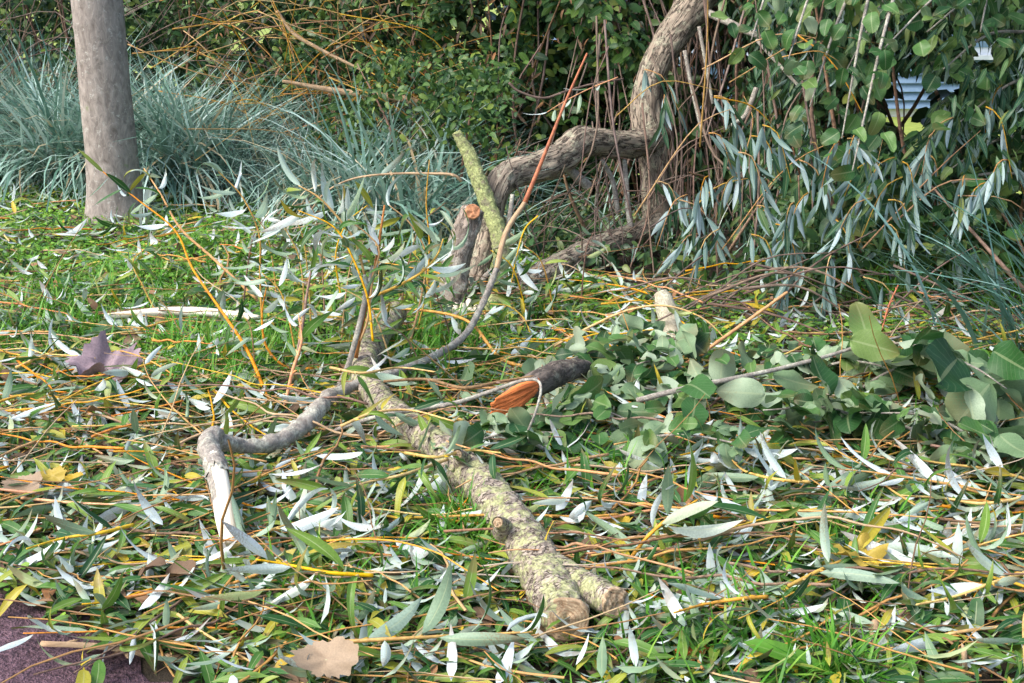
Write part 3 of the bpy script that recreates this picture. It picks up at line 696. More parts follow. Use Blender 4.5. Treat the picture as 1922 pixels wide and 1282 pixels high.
# ------------------------------------------------------------------ old willow with the torn limbs
def px_path(L): return [P(*q) for q in L]
def willow_tree():
    tr = px_path([(1236, 478, 6.35), (1234, 400, 6.32), (1230, 320, 6.3), (1218, 250, 6.28), (1213, 190, 6.3), (1228, 128, 6.32), (1262, 68, 6.36), (1305, 5, 6.4), (1345, -70, 6.45), (1420, -180, 6.5)])
    b = tr[0].copy(); b[2] = float(gz(b[0], b[1])); tr[0][2] = b[2] - .05
    t = link('willow_tree', None, None, b); tag(t, 'old willow with furrowed trunk and a limb bent down to the left', 'tree')
    tube_obj('trunk', t, tr, [.075, .07, .066, .072, .068, .066, .075, .085, .09, .09], 'willow_bark', loc=b, n=190, sides=44, amp=.11, freq=26, zfreq=.35, ridge=.5)
    lb = px_path([(1228, 262, 6.26), (1180, 272, 6.12), (1125, 268, 5.98), (1085, 268, 5.86), (1052, 298, 5.76), (1005, 315, 5.66), (958, 328, 5.58), (934, 352, 5.5), (924, 392, 5.5), (916, 440, 5.48), (900, 500, 5.42), (880, 560, 5.32)])
    tube_obj('limb', t, lb, [.058, .062, .062, .066, .066, .062, .060, .056, .05, .044, .04, .036], 'willow_bark', loc=b, n=190, sides=40, amp=.12, freq=26, zfreq=.4, ridge=.5, seed=3)
    lo = px_path([(1248, 418, 6.28), (1190, 440, 6.0), (1135, 460, 5.85), (1085, 482, 5.7), (1030, 512, 5.5), (985, 540, 5.36), (962, 556, 5.28)])
    _, fr = tube_obj('limb', t, lo, [.05, .05, .052, .054, .056, .058, .052], 'willow_bark', loc=b, n=150, sides=36, amp=.14, freq=26, zfreq=.4, ridge=.5, seed=7)
    end_disc('broken_end', t, fr[0][-1], fr[2][-1], .058, 'cut', b, 5, rough=.5)
    up = px_path([(1325, 22, 6.38), (1375, 45, 6.2), (1420, 65, 6.1), (1500, 80, 6.0), (1580, 84, 5.9), (1625, 82, 5.85)])
    tube_obj('limb', t, up, [.02, .017, .015, .013, .01, .006], 'grey_twig', loc=b, n=40, sides=8, amp=.1)
    for L, q in (([(1285, 95, 6.2), (1300, 170, 6.2), (1318, 250, 6.15)], .010), ([(1312, 50, 6.2), (1325, 120, 6.2), (1338, 195, 6.2)], .009), ([(1420, 75, 6.0), (1470, 130, 5.9), (1530, 195, 5.8)], .008),
                 ([(1190, 480, 5.9), (1178, 380, 6.0), (1172, 295, 6.1)], .014), ([(1160, 400, 6.0), (1150, 340, 6.0), (1130, 300, 5.95)], .012), ([(1105, 350, 5.85), (1070, 320, 5.8), (1060, 312, 5.75)], .022),
                 ([(1420, 165, 5.9), (1400, 215, 5.9), (1375, 235, 5.85)], .012)):
        tube_obj('stem', t, px_path(L), [q, q * .95, q * .8], 'grey_twig', loc=b, n=16, sides=8, amp=.08)
    # leafy shoots hanging from above
    r = np.random.default_rng(21)
    spots = [(1290, 365, 5.5), (1275, 375, 5.45), (1410, 255, 5.4), (1330, 250, 5.4), (1385, 330, 5.45), (1455, 420, 5.2), (1590, 260, 5.0), (1610, 250, 5.0), (1575, 265, 5.05), (1640, 300, 5.1), (1500, 300, 5.1), (1490, 380, 5.1),
             (1520, 360, 5.1), (1700, 330, 5.1), (1660, 420, 5.0), (1750, 250, 5.1), (1790, 220, 5.1), (1850, 200, 5.1), (1880, 160, 5.2), (1210, 130, 5.9), (1250, 175, 5.9), (1340, 180, 5.5), (1230, 340, 5.6), (1410, 440, 5.1), (1560, 480, 4.95), (1620, 520, 4.9), (1350, 430, 5.2), (1330, 330, 5.3), (1810, 330, 4.9), (1890, 300, 4.8)] + [(float(r.uniform(1260, 1880)), float(r.uniform(230, 560)), float(r.uniform(4.85, 5.4))) for _ in range(16)]
    for (px, py, Z) in spots:
        a = P(px, py, Z); L = r.uniform(.16, .32); side = r.choice([-1, 1]); d = np.array([side * r.uniform(.1, .7), -.2, -.5])
        pts = [a, a + d * L * .5 + np.array([0, 0, .03]), a + d * L + np.array([0, 0, -L * .35])]
        sh, fr = tube_obj('hanging_shoot', t, pts, [.003, .0022, .0012], 'brush_twig', loc=b, n=9, sides=5)
        for k in range(int(r.integers(8, 13))):
            q = fr[0][min(8, int(k * .75))]; f = d * .7 + rand_dirs(r, 1)[0] * .5 + np.array([0, 0, -.75])
            nn = rand_dirs(r, 1)[0] * .5 + np.array([0, .6 if r.uniform() < .75 else -.6, .1])
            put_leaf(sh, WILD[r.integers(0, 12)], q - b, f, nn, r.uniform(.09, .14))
willow_tree()

# round-leaved boughs, upper right, hanging in front of the thicket
def round_boughs():
    r = np.random.default_rng(22); base = P(1990, 600, 5.4); base[2] = gz(base[0], base[1])
    t = link('round_leaved_tree', None, None, base); tag(t, 'round-leaved tree with boughs of broad green leaves hanging at upper right', 'tree')
    tube_obj('trunk', t, [base + np.array([.25, .3, -.1]), base + np.array([.2, .3, .8]), base + np.array([.1, .25, 1.8]), base + np.array([0, .2, 2.6])], [.07, .06, .05, .03], 'grey_bark', loc=base, n=30, sides=14, amp=.08)
    cnt = 0
    starts = [(1960, -60), (1930, 60), (1990, 140), (1900, -90), (1820, -100), (1740, -100), (1650, -90), (1560, -80), (1480, -90), (1960, 260), (1970, 330), (1870, -60), (1700, -80), (1620, -60)]
    ends = [(1740, 60), (1770, 130), (1800, 230), (1660, 90), (1640, 60), (1590, 130), (1580, 260), (1480, 110), (1410, 75), (1780, 320), (1690, 385), (1840, 60), (1600, 320), (1520, 200)]
    for (s, e) in zip(starts, ends):
        Z0 = r.uniform(5.0, 5.5); a = P(*s, Z0); c = P(*e, Z0 - r.uniform(.1, .5)); mid = (a + c) / 2 + np.array([0, 0, .06])
        br, fr = tube_obj('branch', t, [a, mid, c], [.008, .006, .0025], 'grey_twig', loc=base, n=16, sides=6)
        m = 24
        for k in range(m):
            q = fr[0][min(15, int(k * 16 / m))] + r.normal(size=3) * np.array([.05, .05, .06])
            if in_gap(q[None])[0] and r.uniform() < .6: continue
            f = (c - a) / np.linalg.norm(c - a) * .4 + rand_dirs(r, 1)[0] * .8 + np.array([0, -.1, -.45]); nn = rand_dirs(r, 1)[0] * .55 + np.array([0, -.55, .6])
            put_leaf(br, ALD[r.integers(0, 8)], q - base, f, nn, r.uniform(.055, .095)); cnt += 1
round_boughs()
r = np.random.default_rng(23)
shrub('round_leaved_shrub', 'shaded round-leaved shrub low behind the right end of the litter', 'shrub', r, 650, 1.1, 3.0, .1, .7, .05, .75, ALO, 'alder', .06, .1, seed=9., stems=8)

# ------------------------------------------------------------------ the fallen mossy log
def fallen_log():
    hs = .068
    ctl = [(1060, 1158, .075), (1035, 1105, .08), (1000, 1040, .085), (962, 985, .09), (915, 925, .092), (868, 880, .094), (830, 845, .092), (785, 812, .09), (725, 765, .09), (692, 722, .10), (683, 690, .11), (690, 655, .12), (712, 622, .13), (742, 588, .13)]
    pts = [G(px, py, h) for px, py, h in ctl]; b = pts[4].copy(); b[2] = gz(b[0], b[1])
    t = link('fallen_log', None, None, b); tag(t, 'lichen-covered fallen log with sawn forked end lying across the leaf litter', 'log')
    _, fr = tube_obj('bark', t, pts, [.047, .050, .050, .049, .049, .047, .042, .040, .040, .041, .043, .046, .043, .040], 'log', loc=b, n=330, sides=56, amp=.15, freq=30, zfreq=1.3, ridge=.4, cap=True,
                     knots=((.245, .6, .028, .018), (.43, .9, .03, .024), (.38, 2.2, .02, .012), (.12, 1.6, .02, .010)))
    c, R, T, U, W = fr
    end_disc('cut_end', t, c[0] - T[0] * .008, -T[0] + np.array([-.25, 0, .12]), R[0] * 1.0, 'cut', b, 1, rough=.25)
    end_disc('broken_end', t, c[-1], T[-1], R[-1] * .95, 'cut', b, 2, rough=.5)
    f0 = c[34]; f1 = P(1150, 1130, Zg(1130, .09))
    stub, f2 = tube_obj('fork_stub', t, [f0, f0 * .55 + f1 * .45, f1], [.044, .036, .031], 'log', loc=b, n=40, sides=30, amp=.10, freq=30, ridge=.3, seed=2)
    end_disc('cut_end', t, f1 + np.array([.004, -.006, .002]), np.array([.45, -.85, .25]), .032, 'cut', b, 3, rough=.4)
    # collars of two pruned twigs
    for (px, py, h, rr_) in ((868, 858, .155, .013), (944, 985, .14, .013)):
        p = G(px, py, h); q = p + np.array([-.012, -.03, .02])
        tube_obj('branch_collar', t, [p + np.array([0, .03, -.03]), p, q], [rr_ * 1.9, rr_ * 1.3, rr_], 'log', loc=b, n=12, sides=16, amp=.12, freq=60, cap=False)
        end_disc('knot', t, q - np.array([-.002, -.006, .004]), np.array([-.3, -.85, .45]), rr_ * .85, 'cut', b, 9, rough=.3)
fallen_log()

# ------------------------------------------------------------------ upright broken limbs behind the log
def upright_limbs():
    pts = px_path([(846, 596, 5.12), (848, 560, 5.12), (852, 520, 5.12), (862, 470, 5.12), (874, 430, 5.13), (888, 394, 5.15)]); b = pts[0].copy(); b[2] = gz(b[0], b[1])
    t = link('broken_limb', None, None, b); tag(t, 'stout grey-brown broken limb standing upright with an orange sawn top', 'limb')
    _, fr = tube_obj('bark', t, pts, [.042, .046, .05, .05, .05, .043], 'grey_bark', loc=b, n=110, sides=36, amp=.14, freq=30, zfreq=.4, ridge=.5, knots=((.28, 1.2, .025, .016), (.6, 2.4, .02, .012)))
    end_disc('cut_end', t, P(887, 397, 5.085), np.array([.05, -.9, .45]), .029, 'orange_cut', b, 4, rough=.3)
    # torn white wood at the foot
    r = np.random.default_rng(31)
    for k in range(0, 9, 2):
        p = P(842 + k * 6.5, 588 + r.uniform(-6, 6), 5.05); q = p + np.array([.02 + .035 * (k - 2) * .5, -.03, -.07 + r.uniform(-.03, .09)]); q[2] = max(q[2], .01)
        tube_obj('splinter', t, [p + np.array([0, .02, .04]), p, q], [.008, .016, .002], 'peeled', loc=b, n=8, sides=5, amp=.2, freq=60)
    pts = px_path([(856, 248, 5.42), (880, 290, 5.42), (900, 340, 5.4), (918, 390, 5.38), (936, 440, 5.34), (941, 490, 5.3), (930, 545, 5.26), (906, 606, 5.2)]); b = pts[-1].copy(); b[2] = gz(b[0], b[1])
    t = link('mossy_limb', None, None, b); tag(t, 'slim limb furred with yellow-green moss leaning behind the sawn upright limb', 'limb')
    tube_obj('bark', t, pts, [.018, .028, .032, .033, .033, .034, .036, .038], 'moss_bark', loc=b, n=120, sides=26, amp=.17, freq=45, ridge=.4)
    sp = px_path([(918, 560, 5.3), (905, 530, 5.35), (930, 500, 5.38), (950, 450, 5.4), (962, 365, 5.42)])
    tube_obj('side_stem', t, sp, [.014, .014, .013, .012, .009], 'grey_twig', loc=b, n=30, sides=9, amp=.1)
    # moss tuft at its foot
    pts = px_path([(905, 585, 5.0), (935, 578, 5.02), (960, 600, 4.98)]);
    tube_obj('moss_tuft', t, pts, [.03, .045, .02], 'moss_bark', loc=b, n=40, sides=24, amp=.35, freq=40, ridge=.5)
    # pale stub
    pts = px_path([(1266, 655, 4.72), (1258, 610, 4.74), (1248, 570, 4.76), (1240, 548, 4.77)]); b = pts[0].copy(); b[2] = gz(b[0], b[1])
    t = link('pale_stub', None, None, b); tag(t, 'short pale beige stub of a branch sticking up among the broad leaves', 'stub')
    tube_obj('bark', t, pts, [.042, .038, .035, .024], 'pale_bark', loc=b, n=50, sides=24, amp=.09, freq=30)
    # torn orange chunk
    q_ = lambda px, py, h: P(px, py, Zg(py, h))
    a, c2 = q_(1080, 692, .14), q_(1004, 722, .17); b = (a + c2) / 2; b[2] = gz(b[0], b[1])
    t = link('torn_branch', None, None, b); tag(t, 'dark broken branch end with bright orange torn wood beside the log', 'branch')
    tube_obj('bark', t, [q_(1180, 700, .02), q_(1110, 694, .09), a, q_(1045, 702, .16), c2, q_(968, 738, .15), q_(932, 758, .13)], [.024, .026, .03, .036, .036, .026, .010], 'dark_bark', loc=b, n=90, sides=26, amp=.14, freq=26, zfreq=.4, ridge=.4)
    r = np.random.default_rng(33)
    for k in range(13):     # splinters of the torn face
        u = k / 12; s = q_(1012 - 14 * u + r.uniform(-6, 6), 712 + 26 * u, .215 - .04 * u); e = q_(922 + r.uniform(-9, 9) + 14 * abs(u - .5), 750 + 36 * u, .165 - .06 * u)
        tube_obj('splinter', t, [s, (s + e) / 2 + np.array([0, -.006, .006 * r.normal()]), e], [.008, .012, .0035], 'torn', loc=b, n=12, sides=7, amp=.25, freq=60)
upright_limbs()

# ------------------------------------------------------------------ single branches and shoots one can pick out
def leafy(t, b, fr, r, nl, size, t0, t1, leaves, droop=.4, open_=.7, towards=None, under=.5):
    c, R, T, U, W = fr; n = len(c)
    for k in range(nl):
        u = t0 + (t1 - t0) * (k + .5) / nl; i = min(n - 1, int(u * (n - 1)))
        an = k * 2.4 + r.uniform(-.5, .5); side = U[i] * math.cos(an) + W[i] * math.sin(an)
        f = T[i] * (1 - open_ * .5) + side * open_ + np.array([0, 0, -droop]) + r.normal(size=3) * .15
        if towards is not None: f = f + np.asarray(towards)
        nn = (np.array([0, -.45, .8]) if r.uniform() > under else np.array([0, .45, -.8])) + r.normal(size=3) * .4
        put_leaf(t, leaves[r.integers(0, len(leaves))], c[i] - b, f, nn, r.uniform(size * .75, size * 1.2))

def shoot(name, label, cat, ctl, radii, mat, nl=0, size=.11, t0=.3, t1=1.0, leaves=None, seed=0, sides=7, n=None, amp=.06, group=None, droop=.4, under=.5, open_=.7):
    pts = px_path(ctl)
    for p in pts: p[2] = max(p[2], float(gz(p[0], p[1])) + .006)
    b = min(pts, key=lambda p: p[2]).copy()
    t = link(name, None, None, b); tag(t, label, cat, group)
    n = n or max(14, len(pts) * 7); r = np.random.default_rng(1000 + seed)
    if len(radii) != len(pts): radii = np.interp(np.linspace(0, 1, len(pts)), np.linspace(0, 1, len(radii)), radii)
    _, fr = tube_obj('stem', t, pts, radii, mat, loc=b, n=n, sides=sides, amp=amp, freq=60)
    for u in np.arange(.12, .95, .16):     # buds
        i = int(u * (n - 1)); q = fr[0][i]; d = fr[3][i] * r.choice([-1, 1]) + fr[2][i] * .8; rr_ = fr[1][i]
        if rr_ < .012: tube_obj('bud', t, [q, q + d * rr_ * 1.6, q + d * rr_ * 3], [rr_ * .8, rr_ * .7, rr_ * .1], mat, loc=b, n=4, sides=5)
    if nl: leafy(t, b, fr, r, nl, size, t0, t1, leaves or WIL, droop, open_, None, under)
    return t, fr, b

# the long bent branch with the peeled end
def bent_branch():
    hg = lambda px, py, h: (px, py, Zg(py, h))
    main = [(1102, 100, 4.6), (1062, 190, 4.6), (1022, 290, 4.6), (985, 380, 4.6), (950, 436, 4.58), (932, 505, 4.55), (905, 572, 4.5), (868, 634, 4.4), (790, 680, 4.22), (700, 712, 4.05), (625, 742, 3.9), hg(588, 780, .12), hg(548, 815, .11), hg(500, 836, .11), hg(450, 836, .13), hg(408, 828, .17)]
    rad = [.0035, .005, .0065, .0085, .0095, .010, .0105, .011, .012, .014, .018, .024, .022, .019, .0185, .021]
    pts = px_path(main); b = G(560, 830)
    t = link('bent_branch', None, None, b); tag(t, 'long kinked grey branch rising to a red tip, its near end peeled white', 'branch')
    k = 6
    tube_obj('stem', t, pts[k - 1:], rad[k - 1:], 'grey_twig', loc=b, n=150, sides=20, amp=.24, freq=38, ridge=.45, knots=((.42, 1.0, .016, .012), (.63, 2.2, .02, .014), (.78, .4, .015, .010), (.88, 1.6, .016, .012)))
    tube_obj('stem', t, pts[3:k], rad[3:k], 'tan_twig', loc=b, n=24, sides=10, amp=.05, freq=60)
    tube_obj('tip', t, pts[:4], rad[:4], 'red_twig', loc=b, n=26, sides=8, amp=.05, freq=60)
    st = px_path([hg(400, 822, .185), hg(392, 838, .185), hg(404, 872, .175), hg(416, 925, .15), hg(424, 970, .12), hg(434, 1022, .075)])
    V, F, TC, fr = tube([pts[-2], pts[-1]] + st[:3] + [st[2] * .6 + st[3] * .4], [.0185, .022, .025, .026, .026, .0262], n=56, sides=32, amp=.2, freq=45, ridge=.45, cap=False, knots=((.35, 1.2, .014, .010), (.6, 3.0, .012, .008)))
    for j in range(32):
        q = mnoise.noise(Vector((j * .55, 3, 0))) * .05 + mnoise.noise(Vector((j * 1.7, 8, 0))) * .02
        for k2 in range(1, 5): V[(56 - k2) * 32 + j] += fr[2][-1] * q * (5 - k2) / 4
    link('bark_elbow', mesh_from('bark_elbow', V - b, F, {'tc': TC}, 'grey_twig'), t)
    tube_obj('peeled_wood', t, st[1:], [.0235, .0235, .0235, .0245, .021], 'peeled', loc=b, n=40, sides=20, amp=.04, freq=30)
    # bark strip left on the left-hand edge of the peeled length
    V, F, TC, _ = tube(st[2:5], [.0255, .0252, .0245], n=30, sides=7, amp=.08, freq=40, arc=(2.2, 3.9))
    tag(link('bark_strip', mesh_from('bark_strip', V - b, F, {'tc': TC}, 'grey_twig'), t))
    # upright side stems
    r = np.random.default_rng(44)
    for L, rd, mat, nl, sz in (([(628, 742, 4.1), (652, 690, 4.1), (672, 620, 4.1), (688, 545, 4.12), (684, 515, 4.12)], [.011, .0095, .009, .0085, .006], 'grey_twig', 0, .1),
                       ([(668, 672, 4.12), (684, 590, 4.12), (704, 500, 4.14), (722, 385, 4.16)], [.006, .0055, .005, .003], 'orange_twig', 0, .1),
                       ([(676, 640, 4.1), (690, 600, 4.1), (700, 520, 4.1), (712, 470, 4.1), (690, 440, 4.1), (650, 410, 4.1)], [.004, .004, .0035, .003, .0025, .002], 'yellow_twig', 17, .12),
                       ([(684, 515, 4.12), (668, 455, 4.1), (640, 415, 4.08), (600, 372, 4.06), (560, 348, 4.05)], [.004, .004, .0035, .003, .0015], 'yellow_twig', 18, .12),
                       ([(690, 560, 4.1), (740, 540, 4.06), (790, 512, 4.04), (820, 480, 4.03), (832, 448, 4.03)], [.005, .0045, .004, .003, .002], 'yellow_twig', 17, .12)):
        p = px_path(L)
        s_, fr = tube_obj('side_shoot', t, p, rd, mat, loc=b, n=24, sides=8, amp=.06, freq=60)
        if nl: leafy(s_, b, fr, r, nl, sz * 1.25, .25, 1.0, WIL, droop=.3, under=.72)
bent_branch()

OG = 'orange_twig'; YG = 'yellow_twig'
shoot('willow_shoot', 'long orange shoot slanting up across the smooth tree trunk', 'shoot', [(512, 775, 4.05), (468, 665, 4.12), (420, 590, 4.2), (362, 505, 4.3), (328, 432, 4.35), (255, 372, 4.4), (188, 318, 4.45)], [.006, .0035, .0018], OG, 12, .12, .7, 1.0, seed=1, droop=.6, under=.2)
shoot('willow_shoot', 'thin brown shoot ending in yellow-green leaves right of the smooth trunk', 'shoot', [(482, 562, 5.1), (400, 485, 5.1), (340, 430, 5.1), (302, 365, 5.1), (270, 316, 5.12)], [.006, .0045, .002], OG, 11, .13, .7, 1.0, seed=2, droop=.5, under=.4)
shoot('willow_shoot', 'upright yellow shoot with drooping pale leaves before the tall grass', 'shoot', [(492, 610, 4.6), (488, 520, 4.6), (486, 440, 4.6), (455, 370, 4.6), (410, 322, 4.6)], [.004, .003, .0015], YG, 18, .14, .3, 1.0, seed=3, droop=.6, under=.8)
shoot('willow_shoot', 'arched brown shoot spanning in front of the tall grass toward the mossy limb', 'shoot', [(570, 415, 5.0), (610, 362, 5.0), (665, 335, 5.0), (740, 326, 5.0), (805, 326, 5.0), (850, 328, 5.0), (866, 340, 5.02)], [.0025, .0045, .006], 'tan_twig', 4, .13, .05, .6, seed=4)
shoot('willow_shoot', 'dark thin leafless shoot rising left of the upright side stems', 'shoot', [(548, 720, 4.2), (566, 620, 4.25), (578, 540, 4.28), (592, 470, 4.3)], [.0055, .005, .003], 'brown_twig', 3, .13, .7, 1, seed=5)
shoot('willow_shoot', 'orange shoot standing beside the bent branch with a pale leaf', 'shoot', [(532, 778, 4.0), (548, 700, 4.02), (566, 640, 4.03), (560, 590, 4.05)], [.0055, .005, .002], OG, 3, .13, .5, 1, seed=6)
shoot('willow_shoot', 'straight orange shoot pointing up to the right above the broad leaves', 'shoot', [(1250, 706, 4.36), (1310, 668, 4.36), (1395, 608, 4.36), (1478, 548, 4.36)], [.0065, .0065, .005], OG, 0, seed=7)
shoot('willow_shoot', 'long orange shoot running level from the broken limb toward the broad leaves', 'shoot', [(700, 580, 4.7), (790, 582, 4.6), (880, 604, 4.5), (945, 676, 4.36), (1040, 694, 4.35), (1130, 707, 4.33), (1222, 706, 4.33)], [.004, .005, .0065, .006], OG, 8, .13, .2, .7, seed=8, droop=.7, under=.7)
shoot('willow_shoot', 'arching yellow shoot with white hanging leaves over the pale stub', 'shoot', [(1040, 650, 4.6), (1110, 612, 4.62), (1180, 582, 4.64), (1250, 574, 4.65), (1320, 598, 4.66), (1370, 645, 4.66)], [.0045, .004, .002], YG, 12, .13, .15, 1.0, seed=9, droop=.95, under=.7)
shoot('willow_shoot', 'yellow shoot with big silver leaves rising beside the sawn fork of the log', 'shoot', [(1140, 1112, 2.98), (1175, 1060, 2.98), (1215, 1008, 3.0), (1262, 968, 3.0), (1310, 938, 3.02)], [.005, .0045, .0025], YG, 9, .165, .55, 1.0, seed=10, droop=-.25, under=.75, open_=.9)
shoot('willow_shoot', 'bare orange shoot leaning over the middle of the log', 'shoot', [(950, 925, 3.6), (1000, 880, 3.62), (1060, 858, 3.65), (1112, 852, 3.66)], [.004, .004, .002], OG, 0, seed=11)
shoot('willow_shoot', 'orange shoot crossing over the log with leaves at both sides', 'shoot', [(640, 1010, 3.28), (760, 975, 3.22), (870, 968, 3.15), (980, 966, 3.15), (1090, 970, 3.18), (1160, 965, 3.2)], [.0025, .0035, .003], YG, 8, .14, .05, .95, seed=12)
shoot('bare_twig', 'crooked grey twig bent down beside the near part of the log', 'twig', [(900, 985, 3.25), (916, 1010, 3.2), (918, 1060, 3.1), (900, 1110, 3.0), (895, 1150, 2.93)], [.005, .0045, .004], 'grey_twig', 0, seed=13)
shoot('dark_twig', 'dark slender twig running from the bent branch to the torn orange wood', 'twig', [(px_, py_, Zg(py_, h_)) for px_, py_, h_ in ((590, 822, .05), (680, 790, .12), (760, 772, .15), (850, 757, .17), (920, 735, .2), (985, 713, .25), (1014, 720, .25), (1008, 765, .2), (980, 835, .1))], [.006, .007, .006, .004, .003], 'grey_twig', 2, .13, .1, .3, seed=14)
shoot('dark_twig', 'second dark twig just above the fallen log, curving to the torn wood', 'twig', [(px_, py_, Zg(py_, .2)) for px_, py_ in ((720, 716), (800, 712), (870, 728), (940, 716), (1005, 706))], [.004, .005, .004], 'brown_twig', 0, seed=15)
shoot('pinkish_stick', 'thick pinkish-brown stick lying by the edge of the path', 'stick', [(186, 1100, 2.93), (260, 1128, 2.9), (340, 1150, 2.87), (460, 1182, 2.8)], [.011, .010, .006], 'tan_twig', 2, .13, .4, 1, seed=16, sides=10)
shoot('tan_stick', 'long tan stick lying on the edge of the dark path', 'stick', [(78, 1212, 2.74), (200, 1226, 2.73), (320, 1246, 2.69), (470, 1262, 2.66)], [.008, .009, .007], 'tan_twig', 0, seed=17, sides=9)
shoot('tan_stick', 'tan stick along the bottom edge below the log', 'stick', [(520, 1272, 2.62), (660, 1262, 2.64), (800, 1268, 2.63), (960, 1262, 2.64)], [.006, .006, .005], 'tan_twig', 0, seed=18, sides=9)
shoot('peeled_stick', 'white peeled stick lying in the green grass below the smooth trunk', 'stick', [(px_, py_, Zg(py_, .07)) for px_, py_ in ((196, 594), (290, 586), (360, 585), (430, 590), (486, 596))], [.010, .016, .018, .015, .009], 'peeled', 0, seed=19, sides=10)
shoot('brown_stick', 'dark brown stick lying behind the right-hand broad leaves', 'stick', [(1330, 722, 4.25), (1440, 722, 4.26), (1560, 740, 4.2)], [.010, .012, .009], 'grey_twig', 0, seed=20, sides=10)
shoot('orange_stick', 'stout orange stick at the lower right among silver leaves', 'stick', [(1000, 1056, 3.0), (1110, 1045, 3.05), (1200, 1022, 3.1), (1330, 990, 3.18)], [.006, .007, .005], OG, 3, .13, .3, 1, seed=21)
shoot('orange_stick', 'orange stick slanting under the silver leaves left of the log', 'stick', [(150, 1105, 2.96), (260, 1070, 3.0), (330, 1035, 3.08)], [.006, .006, .004], OG, 2, .13, .3, 1, seed=22)
shoot('yellow_stick', 'bright yellow-orange broken stick at the bottom edge below the sawn log', 'stick', [(697, 1243, 2.67), (730, 1262, 2.64), (770, 1290, 2.6)], [.007, .007, .006], YG, 0, seed=23)
shoot('tan_stick', 'short tan stick standing at the bottom right corner', 'stick', [(1808, 1290, 2.58), (1810, 1250, 2.58), (1810, 1215, 2.58)], [.006, .006, .005], 'tan_twig', 0, seed=24)
shoot('pale_twig', 'pale forked twig at the right edge among silver leaves', 'twig', [(1700, 1075, 3.02), (1790, 1040, 3.08), (1880, 1005, 3.14), (1950, 985, 3.16)], [.003, .006, .008], 'grey_twig', 2, .13, .2, .6, seed=25)
shoot('fallen_twig', 'long yellow-brown twig lying across the grass in front of the smooth trunk', 'twig', [(-20, 498, 5.9), (90, 506, 5.85), (160, 535, 5.6), (230, 566, 5.35)], [.006, .006, .004], 'tan_twig', 3, .13, .2, 1, seed=26)
shoot('fallen_twig', 'short pale twig lying at the foot of the smooth trunk', 'twig', [(60, 434, 6.6), (120, 432, 6.6), (165, 422, 6.65)], [.004, .006, .006], 'tan_twig', 0, seed=27)
shoot('willow_shoot', 'dull orange shoot standing upright between the litter and the right bank', 'shoot', [(1655, 620, 4.75), (1668, 575, 4.76), (1686, 535, 4.78)], [.004, .004, .0025], 'red_twig', 0, seed=28)
shoot('willow_shoot', 'brown shoot curling above the bushes left of the willow trunk', 'shoot', [(955, 155, 5.9), (975, 172, 5.9), (1020, 184, 5.9), (1060, 172, 5.9), (1110, 158, 5.9), (1170, 148, 5.95)], [.006, .0055, .004], 'dead_stem', 0, seed=29)
shoot('willow_shoot', 'pale dead branch lying high across the orange shoots', 'branch', [(530, 152, 7.3), (640, 172, 7.3), (760, 186, 7.25), (860, 222, 7.2), (960, 246, 7.1)], [.008, .018, .020, .018, .010], 'tan_twig', 0, seed=30, sides=10)
shoot('willow_shoot', 'pale forked branch at the top among orange shoots', 'branch', [(520, 20, 7.3), (550, 62, 7.3), (600, 92, 7.25), (680, 132, 7.2)], [.008, .011, .007], 'tan_twig', 0, seed=31, sides=10)
shoot('willow_shoot', 'small shoot of white hanging leaves in front of the dark hollow', 'shoot', [(1010, 405, 5.0), (985, 430, 5.0), (970, 480, 5.0), (958, 540, 5.0)], [.003, .0025, .0015], YG, 8, .13, .1, .9, seed=32, droop=.9, under=.8)
shoot('willow_shoot', 'orange shoot with grey-green leaves high before the willow trunk', 'shoot', [(1160, 145, 5.6), (1110, 165, 5.6), (1060, 190, 5.6), (1020, 215, 5.6)], [.003, .0025, .0015], OG, 7, .13, .2, 1.0, seed=33, droop=.5, under=.8)

shoot('willow_shoot', 'leafy yellow shoot arching above the upright side stems', 'shoot', [(700, 640, 4.0), (690, 560, 4.0), (660, 480, 4.0), (625, 425, 4.0), (560, 395, 4.0)], [.004, .003, .0015], YG, 18, .15, .25, 1.0, seed=34, droop=.45, under=.6)
shoot('willow_shoot', 'yellow shoot with broad pale leaves beside the sawn upright limb', 'shoot', [(770, 640, 4.3), (790, 560, 4.3), (800, 480, 4.3), (770, 420, 4.3), (730, 385, 4.3)], [.004, .003, .0015], YG, 15, .15, .3, 1.0, seed=35, droop=.5, under=.75)
shoot('willow_shoot', 'thin yellow leafless shoot in front of the arched brown shoot', 'shoot', [(800, 560, 4.9), (806, 460, 4.9), (800, 380, 4.9), (806, 300, 4.9)], [.0035, .003, .0015], YG, 3, .1, .5, 1.0, seed=36)
shoot('willow_shoot', 'orange shoot bowing over the grass left of the bent branch', 'shoot', [(600, 690, 4.3), (540, 690, 4.3), (500, 650, 4.3), (492, 590, 4.3), (500, 540, 4.3)], [.0045, .004, .002], OG, 3, .12, .6, 1.0, seed=37)
shoot('willow_shoot', 'thin leafy shoot curving up left of the leafy yellow arch', 'shoot', [(560, 640, 4.5), (570, 560, 4.5), (560, 480, 4.5), (530, 420, 4.5)], [.0035, .0028, .0015], YG, 16, .115, .25, 1.0, seed=60, droop=.5, under=.5)
shoot('willow_shoot', 'thin leafy shoot between the arched brown shoot and the upright stems', 'shoot', [(640, 560, 4.8), (630, 480, 4.8), (650, 420, 4.8), (690, 385, 4.8)], [.0035, .0028, .0015], YG, 15, .115, .25, 1.0, seed=61, droop=.5, under=.5)
shoot('willow_shoot', 'leafy shoot leaning over the grass below the smooth trunk', 'shoot', [(300, 600, 5.0), (270, 540, 5.0), (250, 490, 5.0), (290, 455, 5.0)], [.0035, .0028, .0015], YG, 16, .12, .2, 1.0, seed=62, droop=.6, under=.2)
